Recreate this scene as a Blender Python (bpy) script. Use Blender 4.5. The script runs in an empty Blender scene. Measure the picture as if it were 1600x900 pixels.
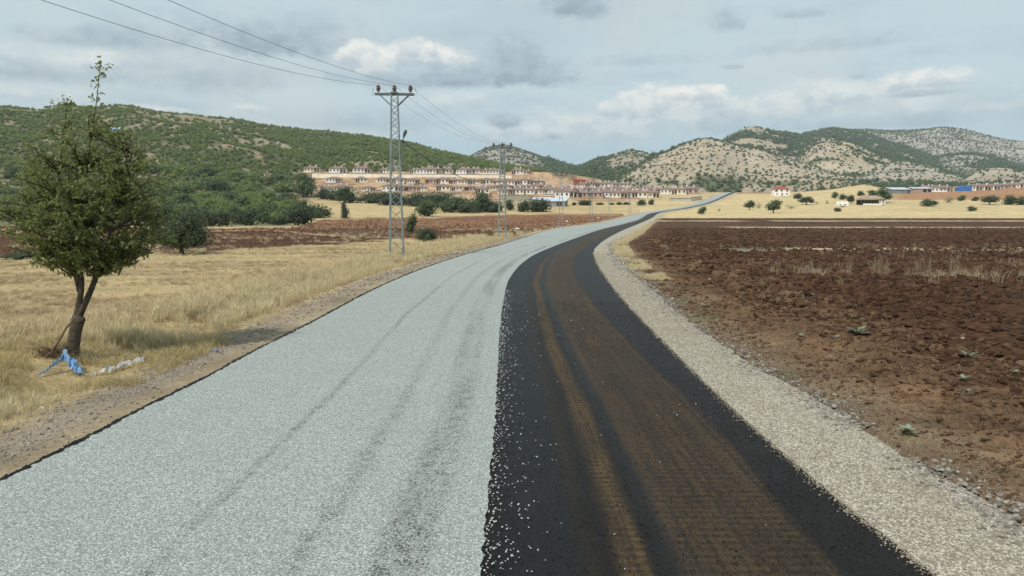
import bpy, math, random
import numpy as np
from mathutils import Vector

S = bpy.context.scene
COL = S.collection
rng = np.random.default_rng(7)
random.seed(7)

# ------------------------------------------------------------------ camera
F = 1200.0                       # focal length in photograph pixels (1600 wide)
TH = math.atan(115 / F)          # pitch below the horizon
CAMZ = 3.0
HAZE = 0.000075
cam_d = bpy.data.cameras.new("camera")
cam_d.sensor_width = 36.0
cam_d.lens = 36.0 * F / 1600.0
cam_d.clip_start = 0.1
cam_d.clip_end = 20000
cam = bpy.data.objects.new("camera", cam_d)
COL.objects.link(cam)
cam.location = (0, 0, CAMZ)
cam.rotation_euler = (math.pi / 2 - TH, 0, 0)
S.camera = cam
S.render.resolution_x, S.render.resolution_y = 1024, 576
S.view_settings.view_transform = 'Standard'
S.view_settings.look = 'None'
S.view_settings.exposure = 0.0
S.view_settings.gamma = 1.0
S.cycles.max_bounces = 4
S.cycles.diffuse_bounces = 2
S.cycles.volume_bounces = 0
S.cycles.transparent_max_bounces = 8

# ------------------------------------------------------------------ sun and sky
SUN_EL = math.radians(50)
SUN_AZ = math.radians(218)       # compass style: 0 = +Y, 90 = +X
sun_d = bpy.data.lights.new("sun", 'SUN')
sun_d.energy = 4.0
sun_d.angle = math.radians(1.2)
sun_d.color = (1.0, 0.95, 0.87)
sun = bpy.data.objects.new("sun", sun_d)
COL.objects.link(sun)
sun.location = (-60, -30, 120)
sdir = Vector((math.sin(SUN_AZ) * math.cos(SUN_EL), math.cos(SUN_AZ) * math.cos(SUN_EL), math.sin(SUN_EL)))
sun.rotation_euler = sdir.to_track_quat('Z', 'Y').to_euler()


def ray(u, v):
    """pixel of the photograph -> (X/Y, dz/Y) of the sight line"""
    a = (np.asarray(u, float) - 800) / F
    b = (450 - np.asarray(v, float)) / F
    dy = b * math.sin(TH) + math.cos(TH)
    return a / dy, (b * math.cos(TH) - math.sin(TH)) / dy


def proj(X, Y, Z):
    yc = np.where(Y * math.cos(TH) - (Z - CAMZ) * math.sin(TH) > 0.05,
                  Y * math.cos(TH) - (Z - CAMZ) * math.sin(TH), 0.05)
    up = Y * math.sin(TH) + (Z - CAMZ) * math.cos(TH)
    return 800 + F * X / yc, 450 - F * up / yc


class NT:
    """tiny node-building helper"""
    def __init__(s, tree):
        s.t = tree
        s.t.nodes.clear()

    def n(s, typ, **kw):
        nd = s.t.nodes.new(typ)
        for k, v in kw.items():
            if k.startswith('i_'):
                key = k[2:]
                key = int(key) if key.isdigit() else key
                s.set(nd.inputs[key], v)
            else:
                setattr(nd, k, v)
        return nd

    def set(s, inp, v):
        if isinstance(v, bpy.types.NodeSocket):
            s.t.links.new(v, inp)
        else:
            inp.default_value = v

    def m(s, op, a, b=0.0, c=0.0, clamp=False):
        nd = s.t.nodes.new('ShaderNodeMath')
        nd.operation = op
        nd.use_clamp = clamp
        s.set(nd.inputs[0], a)
        s.set(nd.inputs[1], b)
        s.set(nd.inputs[2], c)
        return nd.outputs[0]

    def mix(s, f, a, b, blend='MIX'):
        nd = s.t.nodes.new('ShaderNodeMix')
        nd.data_type = 'RGBA'
        nd.blend_type = blend
        s.set(nd.inputs[0], f)
        for i, v in ((6, a), (7, b)):
            if isinstance(v, (tuple, list)):
                v = tuple(v) + ((1,) if len(v) == 3 else ())
            s.set(nd.inputs[i], v)
        return nd.outputs[2]

    def ss(s, x, lo, hi):
        nd = s.t.nodes.new('ShaderNodeMapRange')
        nd.interpolation_type = 'SMOOTHSTEP'
        s.set(nd.inputs[0], x)
        nd.inputs[1].default_value = lo
        nd.inputs[2].default_value = hi
        return nd.outputs[0]

    def noise(s, vec, scale, detail=3, rough=0.55, out=0):
        nd = s.n('ShaderNodeTexNoise', noise_dimensions='3D')
        if vec is not None:
            s.set(nd.inputs['Vector'], vec)
        nd.inputs['Scale'].default_value = scale
        nd.inputs['Detail'].default_value = detail
        nd.inputs['Roughness'].default_value = rough
        return nd.outputs[out]

    def scale(s, vec, sc):
        nd = s.n('ShaderNodeVectorMath', operation='MULTIPLY')
        s.set(nd.inputs[0], vec)
        nd.inputs[1].default_value = sc
        return nd.outputs[0]


def lin(r, g, b):
    return tuple((c / 255 / 12.92) if c <= 10 else ((c / 255 + .055) / 1.055) ** 2.4 for c in (r, g, b))


world = bpy.data.worlds.new("World")
S.world = world
world.use_nodes = True
k = NT(world.node_tree)
sky = k.n('ShaderNodeTexSky', sky_type='NISHITA')
sky.sun_disc = False
sky.sun_elevation = SUN_EL
sky.sun_rotation = SUN_AZ
sky.altitude = 1000
sky.dust_density = 2.0
tc = k.n('ShaderNodeTexCoord')
sep = k.n('ShaderNodeSeparateXYZ')
k.set(sep.inputs[0], tc.outputs['Generated'])
sx, sy, sz = sep.outputs
AZ = k.m('ARCTAN2', sx, sy)
EL = k.m('ARCSINE', sz)
comb = k.n('ShaderNodeCombineXYZ')
k.set(comb.inputs[0], AZ)
k.set(comb.inputs[1], k.m('MULTIPLY', EL, 1.5))
P2 = comb.outputs[0]
# stretched layers of a planar cloud deck seen in perspective
den = k.m('ADD', k.m('MAXIMUM', sz, 0.0), 0.09)
cp = k.n('ShaderNodeCombineXYZ')
k.set(cp.inputs[0], k.m('DIVIDE', sx, den))
k.set(cp.inputs[1], k.m('DIVIDE', sy, den))
deck = k.noise(cp.outputs[0], 0.55, 6, 0.55)
deck2 = k.noise(P2, 3.0, 6, 0.55)
fine = k.noise(P2, 16.0, 5, 0.6)
skyc = k.mix(1.0, sky.outputs[0], (0.085, 0.085, 0.085), 'MULTIPLY')
g0 = lin(172, 200, 214)
g1 = lin(204, 223, 228)
g2 = lin(182, 198, 204)
base = k.mix(k.ss(EL, 0.035, 0.16), g0, g1)
base = k.mix(k.m('MULTIPLY', k.ss(deck, 0.44, 0.62), 0.5), base, lin(180, 198, 207))
deck3 = k.noise(cp.outputs[0], 1.5, 7, 0.6)
base = k.mix(k.m('MULTIPLY', k.ss(deck3, 0.5, 0.66), 0.3), base, lin(172, 190, 201))
base = k.mix(k.m('MULTIPLY', k.ss(deck2, 0.48, 0.64), 0.65), base, lin(214, 224, 223))
base = k.mix(0.88, skyc, base)
# single clouds: centre u, v, half width, half height, colour, strength, edge softness, raggedness
W = lin(246, 246, 240)
W2 = lin(228, 234, 232)
G = lin(158, 176, 187)
G2 = lin(170, 187, 196)
CL = [
    (880, 205, 230, 36, W2, .7, .6, .9), (1130, 180, 170, 34, W2, .6, .6, .9), (700, 160, 90, 26, W2, .6, .5, .9), (60, 150, 120, 20, W2, .6, .6, .9), (1420, 160, 180, 34, W2, .6, .6, .9),
    (110, 62, 110, 26, G, .6, .5, .8), (420, 70, 120, 34, G2, .7, .5, .8), (1010, 95, 120, 16, G2, .45, .6, .9), (1300, 70, 150, 18, G2, .4, .6, .9),
    (450, 62, 190, 46, G2, .75, .7, .7), (230, 60, 130, 40, G2, .6, .7, .7), (60, 112, 150, 26, G, .65, .6, .7),
    (330, 120, 190, 40, G2, .6, .7, .8), (660, 128, 150, 22, G2, .8, .6, .6), (560, 190, 200, 30, G2, .5, .8, .7),
    (150, 92, 100, 26, W2, .75, .6, .8), (30, 88, 70, 14, W2, .6, .6, .8), (980, 190, 190, 34, W2, .7, .6, .8),
    (1270, 165, 150, 34, W2, .65, .6, .8), (800, 205, 120, 22, W2, .5, .7, .8),
    (580, 96, 62, 30, W, .95, .3, .7), (560, 88, 32, 28, W, .9, .3, .7), (665, 92, 76, 26, W, .92, .35, .7), (650, 80, 38, 20, W, .85, .35, .7),
    (1060, 160, 80, 32, W, .95, .3, .8), (1085, 150, 46, 22, W, .9, .3, .7), (960, 174, 40, 18, W, .85, .4, .8),
    (1020, 170, 60, 28, W2, .85, .4, .8), (1280, 152, 90, 30, W2, .85, .4, .8), (1195, 172, 56, 32, W2, .75, .4, .8),
    (1450, 128, 100, 24, W, .85, .4, .7), (90, 96, 120, 30, W2, .7, .5, .8), (1380, 175, 110, 22, W2, .6, .6, .8), (240, 172, 60, 10, W, .6, .5, .8),
    (395, 172, 40, 9, W, .5, .5, .8), (1540, 170, 60, 14, W2, .6, .6, .8),
    (900, 10, 62, 30, G, .85, .45, .7), (1138, 35, 44, 22, G, .75, .5, .7), (806, 94, 56, 38, G, .78, .4, .7),
    (835, 118, 90, 26, G, .8, .4, .7), (735, 124, 120, 24, G2, .75, .5, .7), (790, 190, 40, 18, G2, .8, .4, .8),
    (1240, 24, 48, 12, G2, .7, .5, .8), (868, 214, 16, 6, G2, .6, .4, .6), (1145, 105, 26, 6, G2, .5, .5, .6),
    (1460, 145, 80, 8, G2, .6, .5, .6), (1150, 195, 70, 26, G2, .5, .6, .8), (1340, 120, 16, 8, G2, .4, .5, .6),
    (1350, 195, 200, 16, G2, .5, .7, .7),
]
rag1 = k.m('ADD', k.m('MULTIPLY', k.m('SUBTRACT', k.noise(P2, 16.0, 7, 0.60), 0.5), .9), k.m('MULTIPLY', k.m('SUBTRACT', k.noise(P2, 48.0, 5, 0.6), 0.5), .5))
puff = k.ss(k.noise(P2, 34.0, 6, .55), .42, .58)
for (cu, cv, wu, wv, cc, st, sf, rg) in CL:
    t_, s_ = ray(cu, cv)
    a0 = math.atan(float(t_))
    e0 = math.atan(float(s_) * math.cos(a0))
    wa = wu / F * math.cos(a0) ** 2
    we = wv / F * math.cos(a0)
    dx = k.m('MULTIPLY', k.m('SUBTRACT', AZ, a0), 1 / wa)
    dy = k.m('MULTIPLY', k.m('SUBTRACT', EL, e0), 1 / we)
    # flat underside, billowing top
    dy = k.m('ADD', dy, k.m('MULTIPLY', k.m('MINIMUM', dy, 0.0), 0.5))
    d = k.m('SQRT', k.m('ADD', k.m('MULTIPLY', dx, dx), k.m('MULTIPLY', dy, dy)))
    d = k.m('ADD', d, k.m('MULTIPLY', rag1, rg * 2.5))
    msk = k.m('MULTIPLY', k.ss(d, 1.12, 1.12 - sf * 1.4 - .15), st)
    lum = cc in (W, W2)
    lo_ = lin(184, 200, 209) if lum else lin(140, 161, 175)
    hi_ = cc if lum else lin(172, 190, 200)
    shd = k.m('MULTIPLY', k.ss(dy, -.5, .55), .75)
    shd = k.m('ADD', k.m('MULTIPLY', shd, .9), k.m('MULTIPLY', puff, .45), clamp=True)
    base = k.mix(msk, base, k.mix(shd, lo_, hi_))
base = k.mix(k.m('MULTIPLY', k.ss(fine, 0.35, 0.7), 0.10), base, lin(214, 222, 220))
# below the horizon: ground-coloured air
base = k.mix(k.ss(sz, -0.02, -0.10), base, lin(120, 125, 115))
bg = k.n('ShaderNodeBackground')
k.set(bg.inputs[0], base)
bg.inputs[1].default_value = 1.0
wo = k.n('ShaderNodeOutputWorld')
k.t.links.new(bg.outputs[0], wo.inputs[0])

# ------------------------------------------------------------------ numpy noise
_perm = np.random.default_rng(3).random((256, 256))


def vnoise(x, y):
    xi = np.floor(x).astype(int)
    yi = np.floor(y).astype(int)
    fx = x - xi
    fy = y - yi
    fx = fx * fx * (3 - 2 * fx)
    fy = fy * fy * (3 - 2 * fy)
    a = _perm[xi & 255, yi & 255]
    b = _perm[(xi + 1) & 255, yi & 255]
    c = _perm[xi & 255, (yi + 1) & 255]
    d = _perm[(xi + 1) & 255, (yi + 1) & 255]
    return (a * (1 - fx) + b * fx) * (1 - fy) + (c * (1 - fx) + d * fx) * fy


def fbm(x, y, sc, octv=4, gain=0.5):
    s, amp, tot = 0, 1, 0
    f = 1 / sc
    for i in range(octv):
        s = s + amp * vnoise(x * f + 17.3 * i, y * f + 9.1 * i)
        tot += amp
        amp *= gain
        f *= 2.03
    return s / tot


def sstep(x, a, b):
    t = np.clip((x - a) / (b - a), 0, 1)
    return t * t * (3 - 2 * t)


def pchip(xk, yk, x):
    xk = np.asarray(xk, float)
    yk = np.asarray(yk, float)
    h = np.diff(xk)
    dl = np.diff(yk) / h
    d = np.zeros_like(yk)
    for i in range(1, len(xk) - 1):
        if dl[i - 1] * dl[i] > 0:
            w1, w2 = 2 * h[i] + h[i - 1], h[i] + 2 * h[i - 1]
            d[i] = (w1 + w2) / (w1 / dl[i - 1] + w2 / dl[i])
    d[0], d[-1] = dl[0], dl[-1]
    x = np.clip(x, xk[0], xk[-1])
    i = np.clip(np.searchsorted(xk, x) - 1, 0, len(h) - 1)
    t = (x - xk[i]) / h[i]
    return ((2 * t**3 - 3 * t**2 + 1) * yk[i] + (t**3 - 2 * t**2 + t) * h[i] * d[i]
            + (-2 * t**3 + 3 * t**2) * yk[i + 1] + (t**3 - t**2) * h[i] * d[i + 1])


# ------------------------------------------------------------------ lie of the land
BY = [-9000, 0, 150, 190, 215, 270, 310, 335, 360, 400, 450, 510, 570]
BZ = [0, 0, 0, 0.05, .3, 1.2, 2.5, 3.3, 4.2, 6.0, 9.4, 13.6, 18.7]
LY, LZ = BY + [650, 731, 740, 760, 900, 1400, 9000], BZ + [28.8, 37.0, 42.6, 44.5, 50, 58, 70]
RY, RZ = BY + [590, 620, 700, 1000, 2000, 9000], BZ + [19.8, 20.2, 21.2, 30, 55, 90]
RT = [float(ray(u_, 295)[0]) for u_ in (1230, 1300, 1350, 1385, 1420, 1500, 1600, 1900)]
RA = [0, 4, 8.5, 4.5, 5.0, 6.5, 9.5, 11]
TL, TR = float(ray(835, 300)[0]), float(ray(1095, 300)[0])


def base_h(X, Y):
    r = np.hypot(X, Y)
    Yc = np.where(np.abs(X) > 1.2 * Y, r * 0.64, Y)       # far to the sides: follow the distance
    Yc = np.where(Y < 0, np.minimum(Yc, 250), Yc)
    t = X / np.maximum(Y, 1.0)
    zl = np.interp(Yc, LY, LZ)
    zr = np.interp(Yc, RY, RZ)
    w = sstep(t, TL, TR)
    rise = np.interp(t, RT, RA) * sstep(Yc, 530, 690) * (np.abs(X) < 1.2 * Y)
    return zl * (1 - w) + zr * w + rise


def P(u, v, lo=2.0, hi=900.0):
    """pixel on the valley floor -> world point"""
    t, s = [float(q) for q in ray(u, v)]
    Y = np.concatenate([np.linspace(lo, 60, 1500), np.linspace(60, hi, 6000)])
    g = 3 + s * Y - base_h(t * Y, Y)
    idx = np.where(g <= 0)[0]
    i = idx[0] if len(idx) else len(Y) - 1
    return np.array([t * Y[i], Y[i], float(base_h(np.array(t * Y[i]), np.array(Y[i])))])


def at(u, v, Y):
    t, s = [float(q) for q in ray(u, v)]
    return np.array([t * Y, Y, 3 + s * Y])


class Hill:
    def __init__(s, name, pts, D, T, p=1.4, back=.35, gully=.10, gs=160):
        s.name, s.D, s.T, s.p, s.back, s.gully, s.gs = name, D, T, p, back, gully, gs
        t, sl = ray([q[0] for q in pts], [q[1] for q in pts])
        tt = np.linspace(t[0], t[-1], 900)
        H = pchip(t, 3 + sl * D, tt)
        s.tt, s.H = tt, H
        s.Tt = None

    def z(s, X, Y, zb):
        t = X / np.maximum(Y, 1)
        H = np.interp(t, s.tt, s.H, left=-50, right=-50)
        T = s.T(t) if callable(s.T) else s.T
        D = s.D(t) if callable(s.D) else s.D
        f = np.clip((Y - T) / (D - T), 0, 1)
        sh = 1 - (1 - f) ** s.p
        sh = 0.5 * sh + 0.5 * f
        z0 = base_h(t * T, np.ones_like(t) * T)
        rise = np.maximum(H - z0, 0)
        g = (1 - np.abs(2 * fbm(X, Y, s.gs, 4) - 1) * 2.0)
        z = z0 + rise * sh - (Y > D) * (Y - D) * s.back
        z = z + s.gully * rise * (g - .3) * 4 * f * (1 - f)
        z = np.where((Y < T) | (H < z0), -99, z)
        return z, f


tA = lambda u: float(ray(u, 250)[0])
HILLS = [
    Hill('A', [(-500, 150), (-250, 158), (0, 167), (60, 170), (100, 165), (150, 170), (185, 167), (250, 176), (340, 186), (430, 198), (520, 208),
               (610, 219), (660, 229), (700, 239), (760, 253), (820, 268), (870, 284), (930, 302), (960, 330)], 1250,
         lambda t: np.interp(t, [tA(330), tA(400), tA(500), tA(800), tA(900)], [540, 600, 760, 770, 720]), 1.15, .3, .13, 170),
    Hill('B', [(690, 280), (720, 252), (745, 240), (765, 232), (783, 228), (800, 231), (820, 237), (860, 252), (905, 266), (960, 276), (1020, 300)], 2300, 1300, 1.4, .3, .09, 200),
    Hill('C', [(820, 300), (880, 272), (905, 264), (940, 250), (968, 240), (985, 235), (1003, 237), (1020, 244), (1050, 256), (1100, 275), (1160, 300)], 1750, 1050, 1.5, .3, .09, 150),
    Hill('D', [(900, 305), (960, 290), (990, 268), (1015, 250), (1040, 240), (1070, 226), (1100, 218), (1122, 221), (1150, 229), (1185, 234), (1205, 240),
               (1240, 252), (1290, 266), (1340, 280), (1420, 304)], 1450, 760, 1.45, .3, .11, 140),
    Hill('E', [(1060, 260), (1110, 228), (1130, 217), (1155, 204), (1175, 198), (1195, 200), (1215, 205), (1245, 211), (1290, 224), (1340, 238), (1400, 262)], 2300, 1500, 1.4, .3, .09, 200),
    Hill('F', [(1200, 240), (1240, 213), (1275, 203), (1305, 200), (1330, 203), (1360, 212), (1420, 232), (1480, 250), (1560, 275)], 2650, 1700, 1.4, .3, .08, 220),
    Hill('Q', [(1260, 225), (1310, 205), (1350, 202), (1400, 204), (1440, 202), (1475, 198), (1500, 200), (1550, 210), (1600, 217), (1700, 232), (1850, 240), (2100, 250), (2400, 262)],
         3300, 2100, 1.4, .3, .07, 260),
    Hill('G', [(1210, 285), (1240, 255), (1262, 228), (1290, 216), (1320, 221), (1360, 236), (1400, 246), (1440, 258), (1490, 274), (1540, 292)], 1950, 1150, 1.5, .3, .12, 150),
    Hill('H', [(1380, 275), (1440, 255), (1480, 243), (1510, 240), (1545, 244), (1600, 258), (1680, 268), (1800, 262), (2000, 262)], 2450, 1700, 1.5, .3, .1, 170),
    Hill('I', [(1300, 296), (1350, 272), (1385, 258), (1410, 252), (1440, 258), (1480, 270), (1530, 290)], 1550, 950, 1.5, .3, .12, 120),
    Hill('J', [(1480, 296), (1510, 278), (1540, 264), (1570, 262), (1600, 268), (1650, 280), (1750, 272), (1900, 280)], 1350, 950, 1.5, .3, .1, 110),
]


def land(X, Y):
    """height, hill index (-1 = valley), position on its slope"""
    X = np.asarray(X, float)
    Y = np.asarray(Y, float)
    z = base_h(X, Y)
    hid = np.full(z.shape, -1)
    ff = np.zeros(z.shape)
    for i, h in enumerate(HILLS):
        zz, f = h.z(X, Y, z)
        zz = np.where(Y > 5, zz, -99)
        w = zz > z
        z = np.where(w, zz, z)
        hid = np.where(w, i, hid)
        ff = np.where(w, f, ff)
    return z, hid, ff


# ------------------------------------------------------------------ road edges, measured on the valley floor
vL = [(301, 1133), (303.7, 1122), (313.5, 1098), (322, 1073), (324.5, 1059), (328, 1035), (331, 1012), (337, 986), (350, 927), (357, 873), (370, 825), (384.5, 780), (399, 727), (427, 647), (451, 593),
      (508, 487), (564, 380), (596, 323), (640, 236), (666, 188), (764, 0), (900, -262)]
vM = [(301, 1142), (317, 1105), (324.5, 1073), (330.5, 1034), (334, 1015), (343, 999), (350, 976), (359, 939), (372, 902), (385.6, 866), (403, 829), (422, 807), (447, 792), (520, 781), (640, 775), (760, 765), (900, 751)]
vR = [(301, 1149), (302.5, 1145), (318, 1107.6), (326, 1073), (331, 1039), (334, 1028), (340, 1020), (349, 1000), (363.6, 966), (382, 936.5), (393, 928), (407.6, 932), (439, 951), (481, 985), (520, 1022), (600, 1100), (750, 1265), (900, 1450)]
vS = [(301, 1153), (318, 1113), (326, 1079), (331, 1047), (335, 1036), (340, 1029), (349, 1014), (366, 988), (383, 957), (398, 960), (430, 990), (459, 1024), (491, 1060), (520, 1100), (571, 1178), (621, 1268), (671, 1350), (709, 1412), (752, 1480), (806, 1572), (900, 1735)]
ROWY = []
edges = {}
for nm, kk in (('L', vL), ('M', vM), ('R', vR), ('S', vS)):
    vs = np.concatenate([np.linspace(301.2, 345, 120), np.linspace(345.5, 420, 120), np.linspace(421, 899, 200)])
    us = pchip([q[0] for q in kk], [q[1] for q in kk], vs)
    pts = np.array([P(u, v) for u, v in zip(us, vs)])
    o = np.argsort(pts[:, 1])
    edges[nm] = (pts[o, 0], pts[o, 1])


def edgeX(nm, Y):
    x, y = edges[nm]
    Y = np.asarray(Y, float)
    r = np.interp(Y, y, x)
    m0 = {'L': -5.55, 'M': -0.26, 'R': 3.42, 'S': 4.95}[nm]
    r = np.where(Y < y[0], m0 + (x[0] - m0) * np.clip((Y - y[0] + 6) / 6, 0, 1), r)
    sl = (x[-1] - x[-12]) / (y[-1] - y[-12])
    return np.where(Y > y[-1], x[-1] + (Y - y[-1]) * sl, r)


# smooth the edges along the road
_Yd = np.concatenate([np.linspace(-80, 3, 40), np.exp(np.linspace(math.log(3.1), math.log(596), 1500))])
for nm in ('L', 'M', 'R', 'S'):
    x = edgeX(nm, _Yd)
    kern = np.hanning(23)
    kern /= kern.sum()
    xp = np.pad(x, 11, mode='reflect', reflect_type='odd')
    edges[nm + 's'] = np.convolve(xp, kern, 'valid')


def ex(nm, Y):
    return np.interp(Y, _Yd, edges[nm + 's'])


def road_cos(Y):
    """cosine of the road's angle to +Y, to turn X offsets into widths"""
    d = (ex('M', Y + 1.5 + .01 * np.abs(Y)) - ex('M', Y - 1.5 - .01 * np.abs(Y))) / (3 + .02 * np.abs(Y))
    return 1 / np.sqrt(1 + d * d)


# ------------------------------------------------------------------ object helpers
def new_obj(name, me, parent=None, loc=None):
    o = bpy.data.objects.new(name, me)
    COL.objects.link(o)
    if parent is not None:
        o.parent = parent
    if loc is not None:
        o.location = [float(q) for q in loc]
    return o


def tag(o, label=None, cat=None, group=None, kind=None):
    if label:
        o['label'] = label
    if cat:
        o['category'] = cat
    if group:
        o['group'] = group
    if kind:
        o['kind'] = kind
    return o


def thing(name, label, cat, loc=(0, 0, 0), rz=0.0, group=None):
    o = new_obj(name, None, None, loc)
    o.empty_display_size = 0.3
    o.rotation_euler = (0, 0, rz)
    return tag(o, label, cat, group)


def copy_tree(o, parent=None):
    c = o.copy()
    COL.objects.link(c)
    if parent is not None:
        c.parent = parent
    for ch in o.children:
        copy_tree(ch, c)
    return c


def mesh_np(name, V, Fq, mat=None, smooth=False, colors=None, mats=None, midx=None):
    """V (n,3), Fq (m,3|4) arrays"""
    V = np.ascontiguousarray(V, dtype=np.float32)
    Fq = np.ascontiguousarray(Fq, dtype=np.int32)
    me = bpy.data.meshes.new(name)
    me.vertices.add(len(V))
    me.vertices.foreach_set('co', V.ravel())
    n = Fq.shape[1]
    me.loops.add(Fq.size)
    me.loops.foreach_set('vertex_index', Fq.ravel())
    me.polygons.add(len(Fq))
    me.polygons.foreach_set('loop_start', np.arange(0, Fq.size, n, dtype=np.int32))
    me.polygons.foreach_set('loop_total', np.full(len(Fq), n, dtype=np.int32))
    if smooth:
        me.polygons.foreach_set('use_smooth', np.ones(len(Fq), dtype=bool))
    me.update(calc_edges=True)
    if colors is not None:
        for nm, arr in colors.items():
            a = me.color_attributes.new(nm, 'FLOAT_COLOR', 'POINT')
            a.data.foreach_set('color', np.ascontiguousarray(arr, dtype=np.float32).ravel())
    if mat is not None:
        me.materials.append(mat)
    me.validate()
    return me


class MB:
    """collects simple solids, builds one mesh"""
    def __init__(s):
        s.V, s.F = [], []

    def add(s, V, Fc):
        o = len(s.V)
        s.V += [tuple(float(c) for c in q) for q in V]
        s.F += [tuple(o + i for i in f) for f in Fc]

    def box(s, c, sz, rz=0.0):
        x, y, z = [q / 2 for q in sz]
        cr, sr = math.cos(rz), math.sin(rz)
        V = []
        for dz in (-z, z):
            for dx, dy in ((-x, -y), (x, -y), (x, y), (-x, y)):
                V.append((c[0] + dx * cr - dy * sr, c[1] + dx * sr + dy * cr, c[2] + dz))
        s.add(V, [(3, 2, 1, 0), (4, 5, 6, 7), (0, 1, 5, 4), (1, 2, 6, 5), (2, 3, 7, 6), (3, 0, 4, 7)])
        return s

    def bar(s, a, b, w, h=None):
        """square bar from a to b"""
        a, b = Vector(a), Vector(b)
        h = h or w
        d = (b - a).normalized()
        up = Vector((0, 0, 1)) if abs(d.z) < .95 else Vector((0, 1, 0))
        sx_ = d.cross(up).normalized() * w / 2
        sy_ = d.cross(sx_).normalized() * h / 2
        V = [p + q for p in (a, b) for q in (-sx_ - sy_, sx_ - sy_, sx_ + sy_, -sx_ + sy_)]
        s.add(V, [(3, 2, 1, 0), (4, 5, 6, 7), (0, 1, 5, 4), (1, 2, 6, 5), (2, 3, 7, 6), (3, 0, 4, 7)])
        return s

    def tube(s, pts, rad, n=6):
        pts = [Vector(p) for p in pts]
        if not isinstance(rad, (list, tuple, np.ndarray)):
            rad = [rad] * len(pts)
        o = len(s.V)
        ref = Vector((0.13, 1, 0.07)).normalized()
        for i, p in enumerate(pts):
            d = (pts[min(i + 1, len(pts) - 1)] - pts[max(i - 1, 0)]).normalized()
            if abs(d.dot(ref)) > .93:
                ref = Vector((1, 0.1, 0.2)).normalized()
            e1 = d.cross(ref).normalized()
            e2 = d.cross(e1).normalized()
            for j in range(n):
                a = 2 * math.pi * j / n
                s.V.append(tuple(p + (e1 * math.cos(a) + e2 * math.sin(a)) * float(rad[i])))
        for i in range(len(pts) - 1):
            for j in range(n):
                a = o + i * n + j
                b = o + i * n + (j + 1) % n
                s.F.append((a, b, b + n, a + n))
        s.F.append(tuple(o + j for j in range(n))[::-1])
        s.F.append(tuple(o + (len(pts) - 1) * n + j for j in range(n)))
        return s

    def lathe(s, c, prof, n=10):
        """profile [(r, z)...] about the vertical through c"""
        o = len(s.V)
        for r, z in prof:
            for j in range(n):
                a = 2 * math.pi * j / n
                s.V.append((c[0] + r * math.cos(a), c[1] + r * math.sin(a), c[2] + z))
        for i in range(len(prof) - 1):
            for j in range(n):
                a = o + i * n + j
                b = o + i * n + (j + 1) % n
                s.F.append((a, b, b + n, a + n))
        s.F.append(tuple(o + j for j in range(n))[::-1])
        s.F.append(tuple(o + (len(prof) - 1) * n + j for j in range(n)))
        return s

    def mesh(s, name, mat, smooth=False):
        me = bpy.data.meshes.new(name)
        me.from_pydata(s.V, [], s.F)
        me.update()
        me.materials.append(mat)
        if smooth:
            me.polygons.foreach_set('use_smooth', [True] * len(me.polygons))
        return me

    def build(s, name, mat, parent=None, loc=None, smooth=False):
        return new_obj(name, s.mesh(name, mat, smooth), parent, loc)


# ------------------------------------------------------------------ materials
def mat_new(name):
    m = bpy.data.materials.new(name)
    m.use_nodes = True
    return m, NT(m.node_tree)


def finish(k, colr, rough=.9, spec=.3, normal=None, metallic=0.0, extra=None):
    b = k.n('ShaderNodeBsdfPrincipled')
    k.set(b.inputs['Base Color'], colr if isinstance(colr, bpy.types.NodeSocket) else tuple(colr) + (1,))
    k.set(b.inputs['Roughness'], rough)
    k.set(b.inputs['Specular IOR Level'], spec)
    k.set(b.inputs['Metallic'], metallic)
    if normal is not None:
        k.set(b.inputs['Normal'], normal)
    o = k.n('ShaderNodeOutputMaterial')
    k.t.links.new(b.outputs[0], o.inputs[0])
    return b


def bump(k, h, dist, strength=1.0):
    b = k.n('ShaderNodeBump')
    k.set(b.inputs['Height'], h)
    b.inputs['Distance'].default_value = dist
    b.inputs['Strength'].default_value = strength
    return b.outputs[0]


def weathered(name, c, c2=None, sc=3.0, rough=.85, spec=.25, metallic=0.0, bd=0.0):
    m, k = mat_new(name)
    tcn = k.n('ShaderNodeTexCoord')
    v = tcn.outputs['Object']
    c2 = c2 or tuple(q * .65 for q in c)
    n = k.ss(k.noise(v, sc, 5, .6), .35, .7)
    cc = k.mix(n, c, c2)
    finish(k, cc, rough, spec, bump(k, k.noise(v, sc * 8, 3), bd) if bd else None, metallic)
    return m


# land: colours of the zones come with the mesh, grain and relief from noise
M_land, k = mat_new('land')
att = k.n('ShaderNodeAttribute', attribute_name='zone')
att2 = k.n('ShaderNodeAttribute', attribute_name='kindof')
sp2 = k.n('ShaderNodeSeparateColor')
k.set(sp2.inputs[0], att2.outputs['Color'])
soil, straw, rock = sp2.outputs
tcn = k.n('ShaderNodeTexCoord')
v = tcn.outputs['Object']
n_big = k.noise(v, 0.05, 5, .6)
n_mid = k.noise(v, 0.6, 5, .65)
n_fine = k.noise(v, 9.0, 5, .7)
n_grain = k.noise(v, 40.0, 3, .7)
far = k.noise(v, 0.12, 6, .75)
f1 = k.m('ADD', k.m('MULTIPLY', k.m('SUBTRACT', n_mid, .5), 1.1), k.m('MULTIPLY', k.m('SUBTRACT', n_fine, .5), .9))
f1 = k.m('ADD', f1, k.m('MULTIPLY', k.m('SUBTRACT', far, .5), .9))
f1 = k.m('ADD', f1, k.m('MULTIPLY', k.m('SUBTRACT', n_grain, .5), .5))
f1 = k.m('MULTIPLY', f1, k.m('ADD', 1.15, k.m('MULTIPLY', soil, .9)))
gain = k.m('MAXIMUM', k.m('ADD', 1.0, f1), .25)
gc = k.n('ShaderNodeCombineXYZ')
for i in range(3):
    k.set(gc.inputs[i], gain)
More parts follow.
